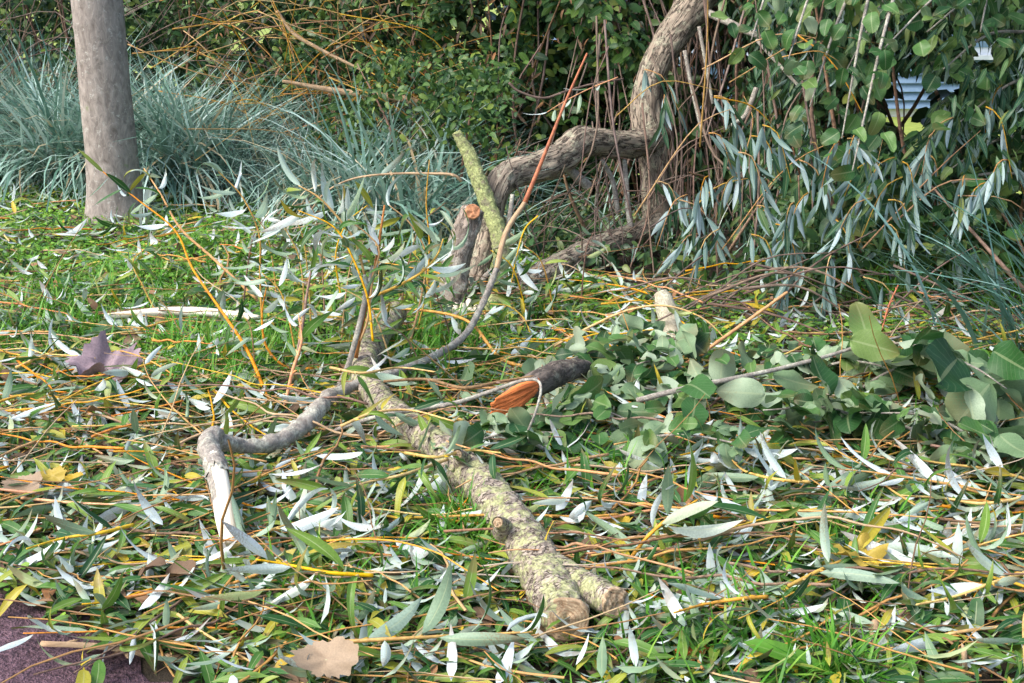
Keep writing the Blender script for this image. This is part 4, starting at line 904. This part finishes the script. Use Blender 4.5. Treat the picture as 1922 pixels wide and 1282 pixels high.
shoot('willow_shoot', 'short leafy shoot in front of the foot of the mossy limb', 'shoot', [(1000, 640, 4.7), (985, 600, 4.7), (955, 575, 4.7), (920, 570, 4.7)], [.0035, .0028, .0015], YG, 12, .11, .2, 1.0, seed=63, droop=.4, under=.4)
rt = np.random.default_rng(77)
for k_, (px_, py_, lab_) in enumerate(((455, 600, 'above the mauve dead leaf'), (520, 570, 'above the mauve dead leaf'), (585, 640, 'left of the upright side stems'), (610, 600, 'left of the upright side stems'), (640, 660, 'left of the upright side stems'), (720, 640, 'right of the upright side stems'), (750, 600, 'right of the upright side stems'), (780, 650, 'right of the upright side stems'),
        (815, 640, 'before the sawn upright limb'), (850, 660, 'before the sawn upright limb'), (690, 700, 'over the far part of the log'), (740, 720, 'over the far part of the log'), (800, 730, 'over the far part of the log'), (990, 610, 'before the dark hollow'), (1040, 600, 'before the dark hollow'), (1090, 590, 'before the dark hollow'), (560, 720, 'beside the bent branch'), (480, 740, 'beside the bent branch'))):
    Z_ = Zg(py_) - .05; tx = rt.uniform(-110, 90); ty = rt.uniform(120, 260) * (1 if px_ < 870 else .6)
    shoot('willow_shoot', ('yellow' if k_ % 3 else 'brown') + ' leafy shoot leaning ' + ('far ' if abs(tx) > 60 else '') + ('left' if tx < 0 else 'right') + ', standing ' + lab_, 'shoot', [(px_, py_, Z_), (px_ + tx * .15, py_ - ty * .4, Z_ - .03), (px_ + tx * .45, py_ - ty * .8, Z_ - .06), (px_ + tx, py_ - ty, Z_ - .08)], [.0035, .0026, .0014], YG if k_ % 3 else 'brown_twig', int(rt.integers(8, 16)), .105, .2, 1.0, seed=100 + k_, droop=.55, under=.5, group='shoots in the tangle ' + lab_)
def low_shoot(label, ctl, nl, size, seed, under, droop=.1, mat=YG, h=.09, open_=.75):
    shoot('willow_shoot', label, 'shoot', [(px_, py_, Zg(py_, h + .015 * (k_ % 2))) for k_, (px_, py_) in enumerate(ctl)], [.0045, .0035, .002], mat, nl, size, .1, 1.0, seed=seed, droop=droop, under=under, open_=open_)
low_shoot('fan of white leaves just right of the peeled stick end', [(430, 1030), (500, 998), (570, 978), (640, 965)], 13, .14, 40, 1.0)
low_shoot('spray of pale leaves in the centre of the right-hand litter', [(1520, 905), (1460, 900), (1400, 885), (1370, 860)], 11, .13, 41, .9, -.2)
low_shoot('spray of long silver leaves reaching in from the right edge', [(1940, 930), (1850, 945), (1770, 935), (1690, 930)], 13, .15, 42, .85)
low_shoot('dark green spray at the right edge below the large pale round leaves', [(1930, 900), (1850, 880), (1770, 870), (1700, 860)], 13, .15, 43, .2)
low_shoot('silver spray at the lower right edge above the tan stick', [(1940, 1070), (1860, 1095), (1790, 1120), (1720, 1135)], 11, .15, 44, .8)
low_shoot('dark green spray drooping toward the viewer left of the log', [(840, 862), (760, 890), (690, 905), (620, 930)], 15, .14, 45, .3, .5, h=.13)
low_shoot('dark drooping leaves between the path and the left edge', [(250, 985), (190, 1000), (120, 1010), (50, 1030)], 12, .14, 46, .2, .4, h=.12)
low_shoot('whitish leafy spray behind the mauve dead leaf', [(30, 690), (80, 668), (130, 655), (180, 662)], 10, .13, 47, .8)
low_shoot('long white leaves lying level along the bottom left of the log end', [(640, 1205), (760, 1198), (880, 1192), (1000, 1186)], 10, .16, 48, .95)
low_shoot('green spray with broad drooping leaves below the peeled stick', [(700, 1080), (620, 1075), (540, 1060), (480, 1050)], 13, .15, 49, .25, .3, h=.12)
low_shoot('green and yellow leafy spray beside the large yellow leaf', [(1480, 1100), (1550, 1065), (1610, 1040), (1660, 1010)], 11, .15, 50, .4)
low_shoot('silver leaf spray spread right of the sawn log end', [(1440, 1120), (1380, 1125), (1320, 1135), (1265, 1150)], 9, .15, 51, .95)
low_shoot('silver spray at the left edge above the tan curled leaf', [(-20, 760), (50, 740), (120, 745), (190, 730)], 10, .13, 52, .7)
low_shoot('leafy shoot lying over the far part of the log below the bent branch', [(640, 800), (700, 775), (770, 770), (850, 790)], 12, .12, 53, .4, .4, h=.17)
low_shoot('leafy shoot crossing the log just before the bent branch passes over it', [(620, 690), (680, 700), (750, 690), (830, 700)], 12, .12, 54, .5, .4, h=.2)
low_shoot('leafy shoot lying over the log below its upper knot', [(760, 850), (820, 858), (880, 845), (940, 850)], 10, .12, 55, .4, .4, h=.17)
# broad-leaved fallen branches (alder-like) on the right of the log
def round_branch(label, ctl, rad, nl, size, seed, mat='grey_twig', group=None):
    pts = px_path(ctl)
    for p in pts: p[2] = max(p[2], float(gz(p[0], p[1])) + .01)
    b = pts[0].copy(); b[2] = gz(b[0], b[1]); r = np.random.default_rng(seed)
    t = link('broad_leaved_branch', None, None, b); tag(t, label, 'branch', group)
    _, fr = tube_obj('stem', t, pts, np.interp(np.linspace(0, 1, len(pts)), np.linspace(0, 1, len(rad)), rad), mat, loc=b, n=max(16, 6 * len(pts)), sides=8, amp=.08, freq=60)
    c, R, T, U, W = fr; n = len(c)
    for k in range(nl):
        i = min(n - 1, int((.12 + .88 * (k + .5) / nl) * (n - 1))); s = 1 if k % 2 else -1
        f = T[i] * .4 + U[i] * s * r.uniform(.4, 1) + r.normal(size=3) * .3 + np.array([0, -.1, -.12])
        nn = (np.array([0, -.35, .9]) if r.uniform() > .55 else np.array([0, .5, -.8])) + r.normal(size=3) * .6
        q = c[i] + np.array([0, 0, abs(r.normal()) * .02]) - b + r.normal(size=3) * .012
        put_leaf(t, ALD[r.integers(0, 8)], q, f, nn, r.uniform(size * .5, size * 1.25))
    return t
round_branch('long bare grey branch reaching right to large pale serrated leaves', [(px_, py_, Zg(py_, h_)) for px_, py_, h_ in ((1195, 752, .13), (1290, 728, .17), (1370, 712, .19), (1450, 695, .2), (1540, 672, .22), (1620, 648, .24), (1690, 632, .25))], [.009, .007, .004], 6, .14, 51)
round_branch('broad-leaved branch tip with the largest pale leaves at the far right', [(px_, py_, Zg(py_, h_)) for px_, py_, h_ in ((1640, 648, .24), (1700, 645, .26), (1760, 662, .26), (1830, 690, .24), (1890, 730, .2))], [.004, .004, .002], 14, .165, 52)
lab = ['broad-leaved branch heaped directly behind the torn orange wood', 'broad-leaved branch lying just right of the torn orange wood', 'broad-leaved branch under the straight orange shoot', 'broad-leaved branch with dark leaves beside the pale stub',
       'broad-leaved branch in the middle of the heap of round leaves', 'broad-leaved branch with pale leaf backs below the long grey branch', 'broad-leaved branch at the near edge of the round-leaf heap', 'broad-leaved branch lying toward the log from the round-leaf heap',
       'broad-leaved branch with a big dark leaf in the right half of the heap', 'broad-leaved branch below the large pale leaves at right', 'broad-leaved branch at the right end of the heap near the silver leaves', 'broad-leaved branch behind the heap near the right bank',
       'broad-leaved branch sprawling under the dark slender twig', 'broad-leaved branch at the back of the heap beside the brown stick', 'broad-leaved branch under the tip of the long grey branch', 'broad-leaved branch hanging out at the right edge under the largest pale leaves', 'broad-leaved branch at the right edge just above the dark green spray', 'broad-leaved branch by the dull orange upright shoot near the right bank']
cs = [(1110, 672), (1090, 775), (1250, 690), (1200, 650), (1190, 740), (1340, 760), (1250, 830), (1020, 825), (1560, 780), (1640, 800), (1760, 800), (1480, 680), (960, 830), (1400, 720), (1690, 700), (1860, 770), (1900, 850), (1590, 690)]
r = np.random.default_rng(50)
for k, (lb_, (px, py)) in enumerate(zip(lab, cs)):
    h = r.uniform(.07, .13); c0 = G(px, py, h); th = r.uniform(-.6, .6) + (math.pi if r.uniform() < .5 else 0); L = r.uniform(.35, .55)
    d = np.array([math.cos(th), math.sin(th) * .8, 0]) * L / 2
    pts = [c0 - d + np.array([0, 0, -h + .02]), c0 + np.array([0, 0, .02]), c0 + d + np.array([0, 0, r.uniform(-.04, .05)])]
    ctl = [(*project(p)[:2], project(p)[2]) for p in pts]
    round_branch(lb_, ctl, [.006, .004, .002], 28, .105, 60 + k)

# ------------------------------------------------------------------ ground cover
LOGLINE = spline(np.array([G(px_, py_, .08) for px_, py_ in ((1060, 1158), (1000, 1040), (962, 985), (915, 925), (868, 880), (785, 812), (725, 765), (690, 715), (683, 690), (712, 622))]), 90)[:, :2]
def log_dist(p): return np.sqrt(((p[:, None, :2] - LOGLINE[None]) ** 2).sum(2)).min(1)
def ground_pts(r, n, y0, y1, dens=None, wide=1.0):
    if wide > .5: n = int(n * 1.36)
    out = []
    while sum(map(len, out)) < n:
        y = r.uniform(y0, y1, n * 2); x = r.uniform(-1, 1, n * 2) * (.46 * y + wide)
        k = (y < bank_y(x) + np.where(x < -.2, .35, -.12 + .12 * np.sin(9 * x))) & ~on_path(x, y, .0)
        if dens is not None: k &= dens(x, y) > r.uniform(0, 1, n * 2)
        out.append(np.stack([x[k], y[k]], 1))
    return np.vstack(out)[:n]
patch = lambda x, y: np.clip(.5 + .45 * np.sin(3.3 * x + 1.1) * np.sin(2.9 * y) + .35 * np.sin(7 * x + 5 * y), 0.05, 1)
r = np.random.default_rng(71)
p = ground_pts(r, 26000, 2.2, 8.2, lambda x, y: patch(x, y) * np.where(y < 4.0, .45, 1)); pos = np.column_stack([p, gz(p[:, 0], p[:, 1]) - .004])
blades('grass', 'short green grass growing up through the fallen leaves', r, pos, .04, .115, 'grass', GLO, lean=(0, -.05), spread=.9, cat='grass')
tuft = np.vstack([np.array(G(px_, py_)[:2]) + r.normal(size=(n_, 2)) * s_ for px_, py_, n_, s_ in ((440, 690, 1300, .16), (420, 740, 500, .1), (930, 1060, 350, .06), (870, 1010, 350, .06), (1420, 1190, 110, .14), (1570, 1285, 160, .03), (1350, 1250, 180, .12), (820, 700, 700, .15), (1640, 1080, 250, .1), (300, 560, 900, .3), (100, 640, 700, .25), (780, 670, 500, .15), (640, 1130, 200, .12), (1150, 900, 300, .12))])
blades('grass', 'bright green grass tufts standing above the litter', r, np.column_stack([tuft, gz(tuft[:, 0], tuft[:, 1])])[log_dist(tuft) > .05], .08, .19, 'grass', GLO, lean=(0, -.05), spread=.8, cat='grass')
lush = lambda x, y: np.clip((y - 3.4) / 1.2, .15, 1) * np.where(x < .4, 1, .45) * patch(x, y + 1)
p = ground_pts(r, 38000, 2.4, 8.2, lush); nn = len(p); pos = np.column_stack([p, gz(p[:, 0], p[:, 1]) + r.uniform(.004, .05, nn)])
f = rand_dirs(r, nn); f[:, 2] = np.abs(f[:, 2]) * .3
tag(link('clover', mass_mesh('clover', CLO + GLO[:0], pos, f, rand_dirs(r, nn) * .5 + np.array([0, -.2, 1]), r.uniform(.012, .026, nn), 'clover', r)), 'bright green clover carpet around the smooth trunk and under the litter', 'clover', None, 'stuff')
# rough dead leaves and bits of litter that cannot be counted
p = ground_pts(r, 5200, 2.2, 7.5, lambda x, y: np.where((x < -.3) & (y < 4.2), 1, .5)); nn = len(p); pos = np.column_stack([p, gz(p[:, 0], p[:, 1]) + r.uniform(.002, .055, nn)])
f = rand_dirs(r, nn); f[:, 2] *= .12
tag(link('brown_leaf_litter', mass_mesh('brown_leaf_litter', OLO + WLO, pos, f, rand_dirs(r, nn) * .4 + np.array([0, 0, 1]), r.uniform(.03, .075, nn), 'dead', r)), 'brown rotting leaf litter on the soil between the green leaves', 'leaf litter', None, 'stuff')
dl = lambda x, y: np.where(y < 4.1, 1, np.where(y < 5.2, .6, .4))
p = ground_pts(r, 19000, 2.2, 7.6, dl); p = p[log_dist(p) > r.uniform(.03, .11, len(p))]; nn = len(p); pos = np.column_stack([p, gz(p[:, 0], p[:, 1]) + r.uniform(.004, .075, nn)])
f = rand_dirs(r, nn); f[:, 2] *= .25; f[:, 1] *= .8
up = rand_dirs(r, nn) * .35 + np.array([0, 0, 1.]) * np.where(r.uniform(0, 1, nn) < .3, -1, 1)[:, None]
tag(link('willow_leaf_litter', mass_mesh('willow_leaf_litter', WLO, pos, f, up, r.uniform(.04, .125, nn), 'willow', r)), 'lower layer of narrow willow leaves matted over the ground', 'leaf litter', None, 'stuff')

Vt, Ft, _, _ = tube([np.zeros(3), np.array([.35, .02, .012]), np.array([.7, -.015, .01]), np.array([1.0, .02, 0])], [.006, .0055, .0045, .003], n=6, sides=4, cap=False)
STRAW = [dict(V=Vt * np.array([1, q_, 1]), F=np.array(Ft), lu=np.ones(len(Vt)) * .5, lv=np.zeros(len(Vt))) for q_ in (1.0, -1.6, 2.2)]
M['straw'] = leaf_mat('twig_litter_bark', [(0, (.12, .07, .04)), (.35, (.30, .16, .055)), (.7, (.46, .24, .06)), (.9, (.42, .31, .17)), (1, (.30, .25, .2))], None, rough=.6, trans=0, rib=0, mottling=.3)
p = ground_pts(r, 1150, 2.2, 5.6, lambda x, y: np.where(y < 4.1, 1, .35)); p = p[log_dist(p) > .06]; nn = len(p); pos = np.column_stack([p, gz(p[:, 0], p[:, 1]) + r.uniform(.01, .085, nn)])
f = rand_dirs(r, nn); f[:, 2] *= .14; f[:, 1] *= .55
tag(link('twig_litter', mass_mesh('twig_litter', STRAW, pos, f, np.tile(np.array([[0, 0, 1.]]), (nn, 1)), r.uniform(.12, .42, nn), 'straw', r)), 'fine broken twigs and straw matted through the fallen leaves', 'twig litter', None, 'stuff')

# ------------------------------------------------------------------ fallen willow shoots, loose leaves and twigs: one object each
MARKS = [('the sawn end of the log', G(1090, 1180)), ('the middle of the mossy log', G(900, 920)), ('the peeled white stick end', G(430, 980)), ('the dark path edge', G(180, 1230)), ('the bent grey branch', G(600, 800)),
         ('the mauve dead leaf', G(190, 700)), ('the torn orange wood', G(960, 800)), ('the heap of round leaves', G(1300, 790)), ('the large pale round leaves', G(1780, 800)), ('the foot of the smooth trunk', G(220, 440)),
         ('the white stick in the grass', G(340, 590)), ('the upright sawn limb', G(850, 610)), ('the right bank', G(1600, 680)), ('the yellow leaves at lower right', G(1610, 1040)), ('the lower right corner', G(1780, 1200)), ('the right edge', G(1900, 960)),
         ('the bottom edge', G(800, 1260)), ('the left edge', G(40, 960)), ('the far grass', G(450, 470)), ('the straight orange shoot', G(1400, 650)), ('the pinkish-brown stick', G(330, 1140)), ('the tan path stick', G(240, 1235)), ('the beige seed head', G(1640, 1220)), ('the pale stub', G(1250, 650)), ('the white leaf fan', G(580, 990)), ('the crooked grey twig', G(905, 1090)), ('the orange stick crossing', G(1180, 1035)), ('the rust-orange leaf', G(330, 650)), ('the dark round leaf', G(250, 860)), ('the drooping green spray', G(720, 930)), ('the right silver spray', G(1800, 1080)), ('the withered hanging leaf', G(1060, 900)), ('the long grey branch', G(1500, 720)), ('the green broad leaf', G(1450, 1240))]
def near_mark(p):
    return min(MARKS, key=lambda m: (m[1][0] - p[0]) ** 2 + (m[1][1] - p[1]) ** 2)[0]

PWORD = []
def make_protos():
    out = []; r = np.random.default_rng(81)
    for k in range(14):
        L = r.uniform(.3, .7); bend = r.uniform(-.5, .5); pts = []; a = 0; p = np.zeros(3)
        for i in range(6):
            pts.append(p.copy()); a += bend / 5 + r.normal() * .05; p = p + np.array([math.cos(a), math.sin(a), r.normal() * .04 + (.03 if i < 2 else -.03)]) * L / 5
        q = r.uniform(.0028, .0048)
        mat = [OG, YG, OG, YG, 'brown_twig', OG, YG][k % 7]
        V, F, TC, fr = tube(pts, np.linspace(q, q * .35, 6), n=18, sides=6, amp=.05, freq=60)
        me = mesh_from('stem', V, F, {'tc': TC}, mat); lv = []
        nl = int(r.integers(7, 13)); c, R, T, U, W = fr
        for j in range(nl):
            u = .2 + .8 * (j + .5) / nl; i = min(17, int(u * 17)); s = 1 if j % 2 else -1
            f = T[i] * .9 + np.array([-T[i][1], T[i][0], 0]) * s * r.uniform(.35, .95) + np.array([0, 0, r.normal() * .14 - .02])
            lv.append((int(r.integers(0, 12)), c[i], f, r.uniform(.075, .18), r.normal(size=3) * .45))
        out.append((me, lv)); PWORD.append(('long ' if L > .5 else 'short ') + {OG: 'orange', YG: 'yellow', 'brown_twig': 'brown'}[mat])
    return out
PROTO = make_protos()

def place_shoot(k, x, y, th, z, flip, r):
    me, lv = PROTO[k]
    side = 'silver' if flip < .55 else 'green'
    b = np.array([x, y, float(gz(x, y)) + z]); nm = near_mark(b + np.array([math.cos(th), math.sin(th), 0]) * .2)
    d = 'right' if math.cos(th) > .93 else ('left' if math.cos(th) < -.93 else ('up' if math.sin(th) > 0 else 'down'))
    words = f'{PWORD[k]} willow shoot pointing {d}, mostly {side} leaves, near {nm}'
    t = link('fallen_shoot', None, None, b); t.rotation_euler = (r.normal() * .06, r.normal() * .07, th)
    tag(t, words, 'shoot', f'willow shoots near {nm}')
    link('stem', me, t)
    for (li, q, f, s, j) in lv:
        dn = -1 if r.uniform() < (.75 if side == 'silver' else .2) else 1
        put_leaf(t, WIL[li], q, f, np.array([0, 0, 1.0 * dn]) + j, s * r.uniform(.85, 1.15))

r = np.random.default_rng(90)
near = lambda x, y: np.where(y < 4.5, 1.0, np.where(x < -.3, .25, .35))
logpts = np.array([G(px, py, .06)[:2] for px, py in ((1060, 1158), (1000, 1040), (962, 985), (915, 925), (868, 880), (785, 812), (725, 765))])
p = ground_pts(r, 320, 2.45, 7.0, near, .35); p = p[log_dist(p) > .1][:298]
for i, (x, y) in enumerate(p):
    px, py, _ = project(np.array([x, y, 0.]))
    if not (-120 < px < 2040 and py < 1330): continue
    th = r.normal(0, .65) + (math.pi if r.uniform() < .5 else 0)
    dlog = np.min(np.linalg.norm(logpts - np.array([x, y]), axis=1))
    z = r.uniform(.015, .04) if dlog < .3 else r.uniform(.02, .085)
    place_shoot(int(r.integers(0, 14)), x, y, th, z, r.uniform() * (1 if y < 4.6 else 2.5), r)

# loose single leaves
LOOSE = [('willow_leaf', WIL, .11, .17), ('round_leaf', ALD, .08, .13), ('dead_leaf', DEAD, .06, .10)]
p = ground_pts(r, 300, 2.5, 6.6, near, .35)
for i, (x, y) in enumerate(p):
    q = r.uniform(); kind = 0 if q < .72 else (1 if q < .82 else 2); nm0, ms, s0, s1 = LOOSE[kind]
    px, py, _ = project(np.array([x, y, 0.]))
    if not (-40 < px < 1960 and py < 1300): continue
    b = np.array([x, y, float(gz(x, y)) + r.uniform(.03, .085)]); nm = near_mark(b); back = r.uniform() < .5
    f = rand_dirs(r, 1)[0]; f[2] *= .2; f[1] *= .6; up = rand_dirs(r, 1)[0] * .3 + np.array([0, -.15, 1.]) * (-1 if back and kind < 2 else 1)
    if back and kind < 2: up[1] *= -1
    o = put_leaf(None, ms[int(r.integers(0, len(ms)))], b, f, up, r.uniform(s0, s1), nm0)
    word = {0: ('loose narrow leaf, silver back up,' if back else 'loose narrow green leaf'), 1: ('loose round leaf, pale back up,' if back else 'loose green round leaf'), 2: 'curled brown dead leaf'}[kind]
    way = 'right' if f[0] > .75 else ('left' if f[0] < -.75 else ('up' if f[1] > 0 else 'down'))
    tag(o, f'{word} pointing {way} near {nm}', 'leaf', f'{word} near {nm}')

# loose bare twigs
TW = []; TWL = []
for k in range(10):
    L = r.uniform(.2, .6); TWL.append(L); bw = r.normal() * .12; pts = [np.array([u * L, bw * L * u * (1 - u) * 2 + r.normal() * .007 * L, abs(r.normal()) * .006]) for u in np.linspace(0, 1, 9)]
    q = r.uniform(.0022, .005); V, F, TC, fr = tube(pts, np.linspace(q, q * .45, 9), n=22, sides=6, amp=.06, freq=60)
    TW.append((mesh_from('twig', V, F, {'tc': TC}, [OG, YG, OG, 'brown_twig', 'tan_twig'][k % 5]), ['orange', 'yellow', 'orange', 'brown', 'tan'][k % 5]))
p = ground_pts(r, 290, 2.5, 6.8, near, .35)
for i, (x, y) in enumerate(p):
    px, py, _ = project(np.array([x, y, 0.]))
    if not (-40 < px < 1960 and py < 1300): continue
    me, cn = TW[i % 10]; b = (x, y, float(gz(x, y)) + r.uniform(.045, .115)); nm = near_mark(b)
    o = link('fallen_twig', me, None, b); o.rotation_euler = (r.uniform(0, 6), r.normal() * .07, r.normal(0, .5) + (math.pi if r.uniform() < .5 else 0))
    c_ = math.cos(o.rotation_euler[2]) * math.sin(o.rotation_euler[2]); way = 'level' if abs(c_) < .2 else ('rising right' if c_ > 0 else 'rising left')
    ln = 'long' if TWL[i % 10] > .4 else 'short'
    tag(o, f'{ln} {cn} bare twig, {way}, near {nm}', 'twig', f'bare {cn} twigs near {nm}')

# ------------------------------------------------------------------ a few leaves that stand out
def lobed(name, label, px, py, size, mat, seed, h=.03, lobes=5, th=0., cup=.35, tilt=(0, -.3)):
    r = np.random.default_rng(seed); V = [(0, 0, 0)]; F = []; S = 60; lu = [0]; rows = 4
    for q in range(1, rows + 1):
        for j in range(S):
            a = 2 * math.pi * j / S; k = .74 + .26 * abs(math.cos(a * lobes / 2)) ** .8 + .06 * r.normal() * (q == rows) + (.10 if lobes == 2 else .22) * mnoise.noise(Vector((math.cos(a) * 1.6 + 3 * seed, math.sin(a) * 1.6, 1)))
            rad = .5 * k * q / rows; V.append((rad * math.cos(a), rad * math.sin(a) * .8, cup * rad * rad * (1.2 + math.sin(2 * a)) + .10 * rad * math.sin(a * lobes + 1) + (.05 if lobes == 2 else .16) * mnoise.noise(Vector((rad * math.cos(a) * 5 + seed, rad * math.sin(a) * 5, 0)))))
            lu.append(0.5)
    for j in range(S): F.append((0, 1 + j, 1 + (j + 1) % S))
    for q in range(rows - 1):
        for j in range(S): a, b = 1 + q * S + j, 1 + q * S + (j + 1) % S; F.append((a, a + S, b + S, b))
    me = mesh_from(name, np.array(V), F, {'lu': np.array(lu), 'rnd': np.zeros(len(V))}, mat)
    b = G(px, py, h); o = link(name, me, None, b); o.scale = (size,) * 3; o.rotation_euler = (tilt[0], tilt[1], th)
    return tag(o, label, 'leaf')
lobed('dead_leaf', 'large mauve-grey dead lobed leaf lying upturned at the left', 195, 692, .25, 'mauve', 1, h=.10, tilt=(.34, .1), th=.9)
lobed('dead_leaf', 'small rust-orange leaf in the grass above the mauve leaf', 256, 642, .08, 'rust', 2, tilt=(.6, 0), lobes=3)
lobed('dead_leaf', 'small rust-brown leaf between the mauve leaf and the bent branch', 412, 706, .075, 'rust', 3, tilt=(.5, .2), lobes=3)
lobed('yellow_leaf', 'large yellow lobed leaf among green leaves at lower right', 1612, 1044, .13, 'yellow', 4, h=0.105, tilt=(.12, .1), lobes=5)
lobed('yellow_leaf', 'yellow rounded leaf at the left edge', 98, 893, .07, 'yellow', 5, h=0.105, tilt=(.5, 0), lobes=2)
lobed('yellow_leaf', 'small yellowish leaf just right of another at the left edge', 138, 898, .05, 'yellow', 6, h=.05, tilt=(.5, 0), lobes=2)
lobed('tan_leaf', 'tan curled leaf lying at the far left edge', 42, 912, .10, 'tan', 7, h=0.095, tilt=(.4, 0), lobes=2)
lobed('tan_leaf', 'pinkish tan leaf at the bottom edge left of the log', 612, 1238, .12, 'tan', 8, h=0.095, tilt=(.5, 0), lobes=2)
lobed('yellow_leaf', 'golden leaf lying beside the log near its fork', 1158, 985, .085, 'yellow', 9, h=.05, tilt=(.4, 0), lobes=3)
lobed('rust_leaf', 'orange-brown leaf at the bottom right beside the grass', 1290, 1225, .07, 'rust', 10, h=.03, tilt=(.3, 0), lobes=3)

def hanging_leaf():
    b = P(1058, 850, 3.7); t = link('withered_leaf', None, None, b); tag(t, 'withered pinkish-brown leaf hanging from a thin orange shoot', 'leaf')
    put_leaf(t, tpl_mesh('blade', DT[1], 'dead'), (0, 0, .05), (-.35, -.1, -1), (.3, -1, .2), .11, 'blade')
    put_leaf(t, tpl_mesh('blade', DT[3], 'dead'), (0, 0, .05), (.75, -.1, -.55), (0, -1, .4), .10, 'blade')
    tube_obj('stalk', t, [P(1015, 740, 3.85) - b, P(1035, 790, 3.8) - b, np.array([0, 0, .05])], [.002, .002, .002], OG, n=10, sides=5)
hanging_leaf()

def big_leaf(label, px, py, h, f, up, s, ms=WIL, k=0, name='willow_leaf'):
    o = put_leaf(None, ms[k], G(px, py, h), f, up, s, name); tag(o, label, 'leaf')
big_leaf('broad green leaf pointing down right along the bottom edge', 1395, 1205, .07, (1, -.45, -.1), (0, -.3, 1), .19, ALD[:0] + [tpl_mesh('broad_leaf', leaf_tpl(1, .26, 10, 5, lance, curl=.2, fold=.3, seed=5), 'clover')])
big_leaf('large silver-white leaf lying right of the sawn log end', 1300, 1090, .06, (.8, -.75, .0), (0, .4, -1), .15, [tpl_mesh('broad_leaf', leaf_tpl(1, .42, 10, 5, ovate, curl=.15, fold=.2, seed=6), 'willow')])
big_leaf('wide white leaf beside the sawn end of the log', 1190, 1150, .04, (1, .1, .05), (0, .5, -1), .16, [tpl_mesh('broad_leaf', leaf_tpl(1, .36, 10, 5, ovate, curl=.35, fold=.2, seed=7), 'willow')])
big_leaf('round dark green leaf in the litter left of the bent branch', 222, 850, .07, (1, -.15, -.05), (0, -.7, 1), .085, ALD, 0, 'round_leaf')

def seed_head():
    b = G(1628, 1262); t = link('seed_head', None, None, b); tag(t, 'beige oval seed head on a short stalk near the bottom right', 'seed head')
    z = P(1643, 1165, 2.72) - b
    tube_obj('stalk', t, [np.zeros(3), z * .4 + np.array([.004, 0, 0]), z * .72], [.003, .0025, .003], 'tan_twig', n=10, sides=6)
    tube_obj('head', t, [z * .68, z * .78, z * .9, z], [.004, .0105, .011, .006], 'tan_twig', n=16, sides=12, amp=.06, freq=80)
seed_head()
